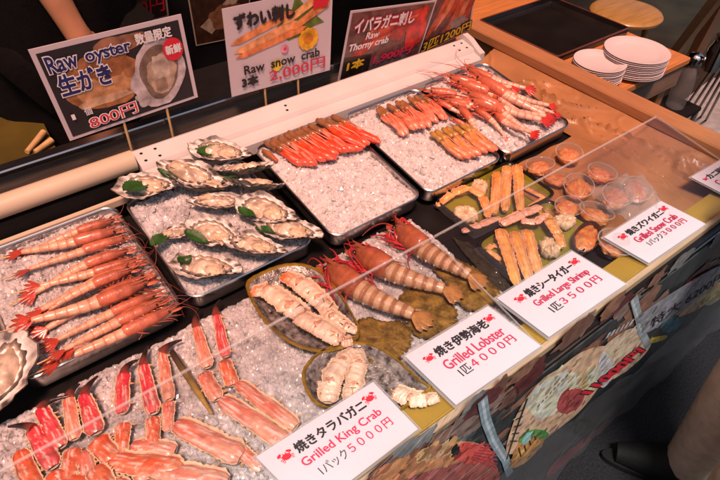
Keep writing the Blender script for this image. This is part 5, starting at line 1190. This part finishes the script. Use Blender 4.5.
# chrome topped bottle and wire stand
c = az(693, 64, .60); t = thing('chrome_bottle', 'glass bottle with chrome cap standing behind the table corner', 'bottle', (c[0], c[1], .42))
g = MB(); lathe(g, [(0, 0), (.034, 0), (.036, .006), (.036, .13), (.030, .155), (.020, .17), (.020, .18), (0, .18)], 28); g.build('body', clear_mat('bottle_glass', (.75, .78, .78), .04, haze=.1), t)
g = MB(); lathe(g, [(.0, .1805), (.024, .1805), (.026, .19), (.030, .205), (.026, .218), (.012, .224), (0, .225)], 28); g.build('cap', mat('chrome', (.8, .78, .78), rough=.1, metal=1, var=.05), t)
t2 = thing('low_stand', 'low dark stand under the chrome capped bottle', 'stand', (c[0], c[1], 0)); g = MB(); bbox(g, -.09, .09, -.07, .07, .40, .4185, .003); g.build('shelf', BLACKM, t2, False)
for x in (-.08, .08):
    for y in (-.06, .06): g = MB(); tube(g, [(x, y, .0165), (x, y, .399)], .009, 8); g.build('leg', DSTEEL, t2)
c = az(706, 78, .35); t = thing('wire_rack', 'black wire rack leaning beside the pale pavement', 'rack', (c[0], c[1], .016))
for k in range(5):
    a = az(722 + 3 * k, 55 + 3 * k, .62); b = az(686 + 5 * k, 106 + 3.5 * k, .02); g = MB(); tube(g, [b - np.array((c[0], c[1], .016)), a - np.array((c[0], c[1], .016))], .006, 8); g.build('rod', BLACKG, t)
g = MB(); tube(g, [az(720, 54, .62) - np.array((c[0], c[1], .016)), az(736, 68, .62) - np.array((c[0], c[1], .016))], .008, 8); g.build('bar', BLACKG, t)
c = az(716, 54, .66); g = MB(); lathe(g, [(0, 0), (.03, 0), (.032, .08), (.024, .10), (.024, .12), (.028, .13), (.0, .135)], 24); o = g.build('chrome_cup', MATS['chrome']); o.location = (c[0], c[1], .60); tag(o, 'chrome cup resting on the black wire rack at the right edge', 'cup')

# ------------------------------------------------------------------ people
def skin_mesh(name, joints, edges, m, parent=None, levels=2):
    """joints: {key: (xyz, radius)}; one continuous skinned surface"""
    keys = list(joints); me = bpy.data.meshes.new(name + '_cage'); me.from_pydata([joints[k][0] for k in keys], [(keys.index(a), keys.index(b)) for a, b in edges], [])
    o = bpy.data.objects.new(name + '_cage', me); COL.objects.link(o); sk = o.modifiers.new('s', 'SKIN'); o.modifiers.new('d', 'SUBSURF').levels = levels
    for i, k in enumerate(keys):
        r = joints[k][1]; r = (r, r) if not isinstance(r, tuple) else r; me.skin_vertices[0].data[i].radius = r; me.skin_vertices[0].data[i].use_root = (i == 0)
    dg = bpy.context.evaluated_depsgraph_get(); dg.update(); e = bpy.data.meshes.new_from_object(o.evaluated_get(dg)); bpy.data.objects.remove(o)
    e.materials.clear(); e.materials.append(m); e.polygons.foreach_set('use_smooth', [True] * len(e.polygons)); e.name = name
    r = bpy.data.objects.new(name, e); COL.objects.link(r); 
    if parent is not None: r.parent = parent
    return r
SKIN = mat('skin', (.50, .235, .125), rough=.45, var=.08, scale=30, sss=.1); HAIR = mat('black_hair', (.012, .010, .009), rough=.5, var=.3, scale=90, bump=.4)
BLKCLOTH = mat('black_cloth', (.004, .0035, .0035), spec=.15, rough=.9, var=.3, scale=80, bump=.3); KHAKI = mat('khaki_cloth', (.60, .46, .34), rough=.9, var=.15, scale=40, bump=.35, bscale=25); BROWNC = mat('brown_coat', (.45, .31, .20), rough=.85, var=.2, scale=40, bump=.35, bscale=25)
def fingers(parent_j, base, d, side, J, E, pre):
    base = c3(base); d = c3(d) / np.linalg.norm(d); side = c3(side)
    J[pre + 'palm'] = (tuple(base + d * .045), (.030, .014)); E.append((parent_j, pre + 'palm'))
    for k, (off, ln) in enumerate(((-.03, .065), (-.01, .078), (.01, .072), (.03, .055))):
        a = base + d * .085 + side * off; b = a + d * ln * .5 + np.array((0, 0, -.006)); c = a + d * ln + np.array((0, 0, -.018))
        J[pre + 'f%d' % k] = (tuple(a), .0095); J[pre + 'g%d' % k] = (tuple(b), .0085); J[pre + 'h%d' % k] = (tuple(c), .0068)
        E += [(pre + 'palm', pre + 'f%d' % k), (pre + 'f%d' % k, pre + 'g%d' % k), (pre + 'g%d' % k, pre + 'h%d' % k)]
    a = base + d * .03 - side * .040; b = base + d * .065 - side * .058; J[pre + 't0'] = (tuple(a), .011); J[pre + 't1'] = (tuple(b), .0085); E += [(pre + 'palm', pre + 't0'), (pre + 't0', pre + 't1')]
def person(label, loc, rotz, elbowL, wristL, elbowR, wristR, top, bottom, shoe, longcoat=None, hscale=1.0):
    t = thing('person', label, 'person', loc, (0, 0, rotz)); J = {}; E = []
    J['pelvis'] = ((0, 0, .95), (.15, .11)); J['waist'] = ((0, 0, 1.08), (.135, .10)); J['chest'] = ((0, 0, 1.27), (.155, .11)); J['neckb'] = ((0, .0, 1.44), (.07, .065)); J['neck'] = ((0, .01, 1.50), (.055, .055)); J['chin'] = ((0, .035, 1.565), (.065, .085)); J['head'] = ((0, .03, 1.65), (.078, .098)); J['crown'] = ((0, .02, 1.725), (.055, .07))
    E += [('pelvis', 'waist'), ('waist', 'chest'), ('chest', 'neckb'), ('neckb', 'neck'), ('neck', 'chin'), ('chin', 'head'), ('head', 'crown')]
    for s, el, wr, pre in ((-1, elbowL, wristL, 'l'), (1, elbowR, wristR, 'r')):
        J[pre + 'sh'] = ((s * .175, 0, 1.385), .062); J[pre + 'el'] = (el, .043); J[pre + 'wr'] = (wr, (.029, .024)); E += [('chest', pre + 'sh'), (pre + 'sh', pre + 'el'), (pre + 'el', pre + 'wr')]
        d = c3(wr) - c3(el); d /= np.linalg.norm(d); sd_ = np.cross(d, (0, 0, 1)); sd_ = sd_ / (np.linalg.norm(sd_) + 1e-6) if np.linalg.norm(sd_) > .2 else np.array((0, 1., 0)); fingers(pre + 'wr', wr, d, sd_ * s, J, E, pre)
        J[pre + 'hip'] = ((s * .095, 0, .90), .088); J[pre + 'kn'] = ((s * .10, .015, .50), .056); J[pre + 'an'] = ((s * .105, -.01, .10), .036); J[pre + 'toe'] = ((s * .115, .12, .036), (.030, .016)); E += [('pelvis', pre + 'hip'), (pre + 'hip', pre + 'kn'), (pre + 'kn', pre + 'an'), (pre + 'an', pre + 'toe')]
    skin_mesh('body', J, E, SKIN, t)
    # face and hair
    g = MB(); 
    for s in (-1, 1): blob(g, (s * .032, .118, 1.652), (.012, .007, .006), 0, 1, 0, (.02, .015, .012), 8, 10); blob(g, (s * .078, .03, 1.645), (.010, .018, .030), .1, 2, s, (.5, .24, .13), 8, 10)
    tube(g, [(0, .118, 1.665), (0, .138, 1.630), (0, .126, 1.620)], [.008, .013, .010], 8, (.5, .24, .13)); tube(g, [(-.024, .118, 1.585), (0, .124, 1.584), (.024, .118, 1.585)], [.002, .006, .002], 8, (.35, .1, .07)); g.build('face', mat('face_pigment', attr=True, rough=.5, var=.05), t)
    g = MB(); blob(g, (0, .0, 1.70), (.092, .108, .085), .10, 4, 3, (.01,) * 3, 14, 22, flat=.5); g.build('hair', HAIR, t)
    # clothing
    K = {k: J[k] for k in ('pelvis', 'lhip', 'lkn', 'lan', 'rhip', 'rkn', 'ran')}; gr = lambda r, a: (r[0] + a, r[1] + a) if isinstance(r, tuple) else r + a
    for q in 'lr': K[q + 'hem'] = ((J[q + 'an'][0][0], -.012, .055), J[q + 'an'][1])
    K = {k: (v[0], gr(v[1], .028 if k[1:] in ('kn',) else .036 if k[1:] in ('an', 'hem') else .022)) for k, v in K.items()}
    skin_mesh('trousers', K, [('pelvis', 'lhip'), ('lhip', 'lkn'), ('lkn', 'lan'), ('lan', 'lhem'), ('ran', 'rhem'), ('pelvis', 'rhip'), ('rhip', 'rkn'), ('rkn', 'ran')], bottom, t)
    T = {k: (J[k][0], gr(J[k][1], .020)) for k in ('pelvis', 'waist', 'chest', 'lsh', 'rsh')}; T['neckb'] = ((0, 0, 1.425), (.085, .08)); ee = [('chest', 'waist'), ('waist', 'pelvis'), ('chest', 'neckb'), ('chest', 'lsh'), ('chest', 'rsh')]
    for pre in 'lr':
        f = 1.0 if longcoat else .45; p = lerp(J[pre + 'sh'][0], J[pre + 'el'][0], f); T[pre + 'slv'] = (tuple(p), .072 if not longcoat else .060); ee.append((pre + 'sh', pre + 'slv'))
        if longcoat: T[pre + 'cuf'] = (tuple(lerp(J[pre + 'el'][0], J[pre + 'wr'][0], .92)), .045); ee.append((pre + 'slv', pre + 'cuf'))
    T = dict([('chest', T['chest'])] + [(k, v) for k, v in T.items() if k != 'chest']); skin_mesh('shirt' if not longcoat else 'coat', T, ee, top, t)
    if longcoat:
        g = MB(); lathe(g, [(.165, 1.02), (.185, .95), (.20, .80), (.194, .798), (.17, .9)], 30, sx=1.0, sy=.72); g.build('coat_skirt', longcoat, t)
    else:
        g = MB(); V = []; 
        for i in range(20):
            for j in range(14): a = rad(-75 + 150 * i / 19); z = 1.32 - .80 * j / 13; rr = .195 + .02 * j / 13; V.append((rr * math.sin(a), (.165 + .01 * math.sin(i * 1.1)) * math.cos(a) + .01, z))
        g.add(V, grid_faces(20, 14)); g.build('apron', BLKCLOTH, t)
    for s in (-1, 1):
        g = MB(); tube(g, [(s * .105, -.055, .05), (s * .107, -.01, .072), (s * .112, .07, .045), (s * .117, .17, .034)], [.044, .064, .052, .028], 14, sq=.95)
        prism(g, [(s * .111 + .043 * math.cos(a) * (1 - .12 * math.sin(a)), .055 + .150 * math.sin(a)) for a in np.linspace(0, 6.283, 29)[:-1]], .003, .020); g.build('shoe', shoe, t)
    return t
# stall worker, facing the counter; left arm reaching down behind the oyster sign
person('stall worker in black shirt and apron with one bare arm reaching down', (0.28, 1.60, .012), math.pi, (-.21, -.14, 1.15), (-.10, -.22, .98), (.04, .16, 1.20), (.0, .20, 1.02), BLKCLOTH, BLKCLOTH, BLACKM)
# customer at the right, facing the stall
person('customer in khaki trousers and brown coat standing at the stall front', (1.115, -.035, 0.0), rad(38), (-.28, -.08, 1.13), (-.20, .09, 1.02), (.28, -.08, 1.13), (.20, .09, 1.02), BROWNC, KHAKI, BLACKM, longcoat=BROWNC)
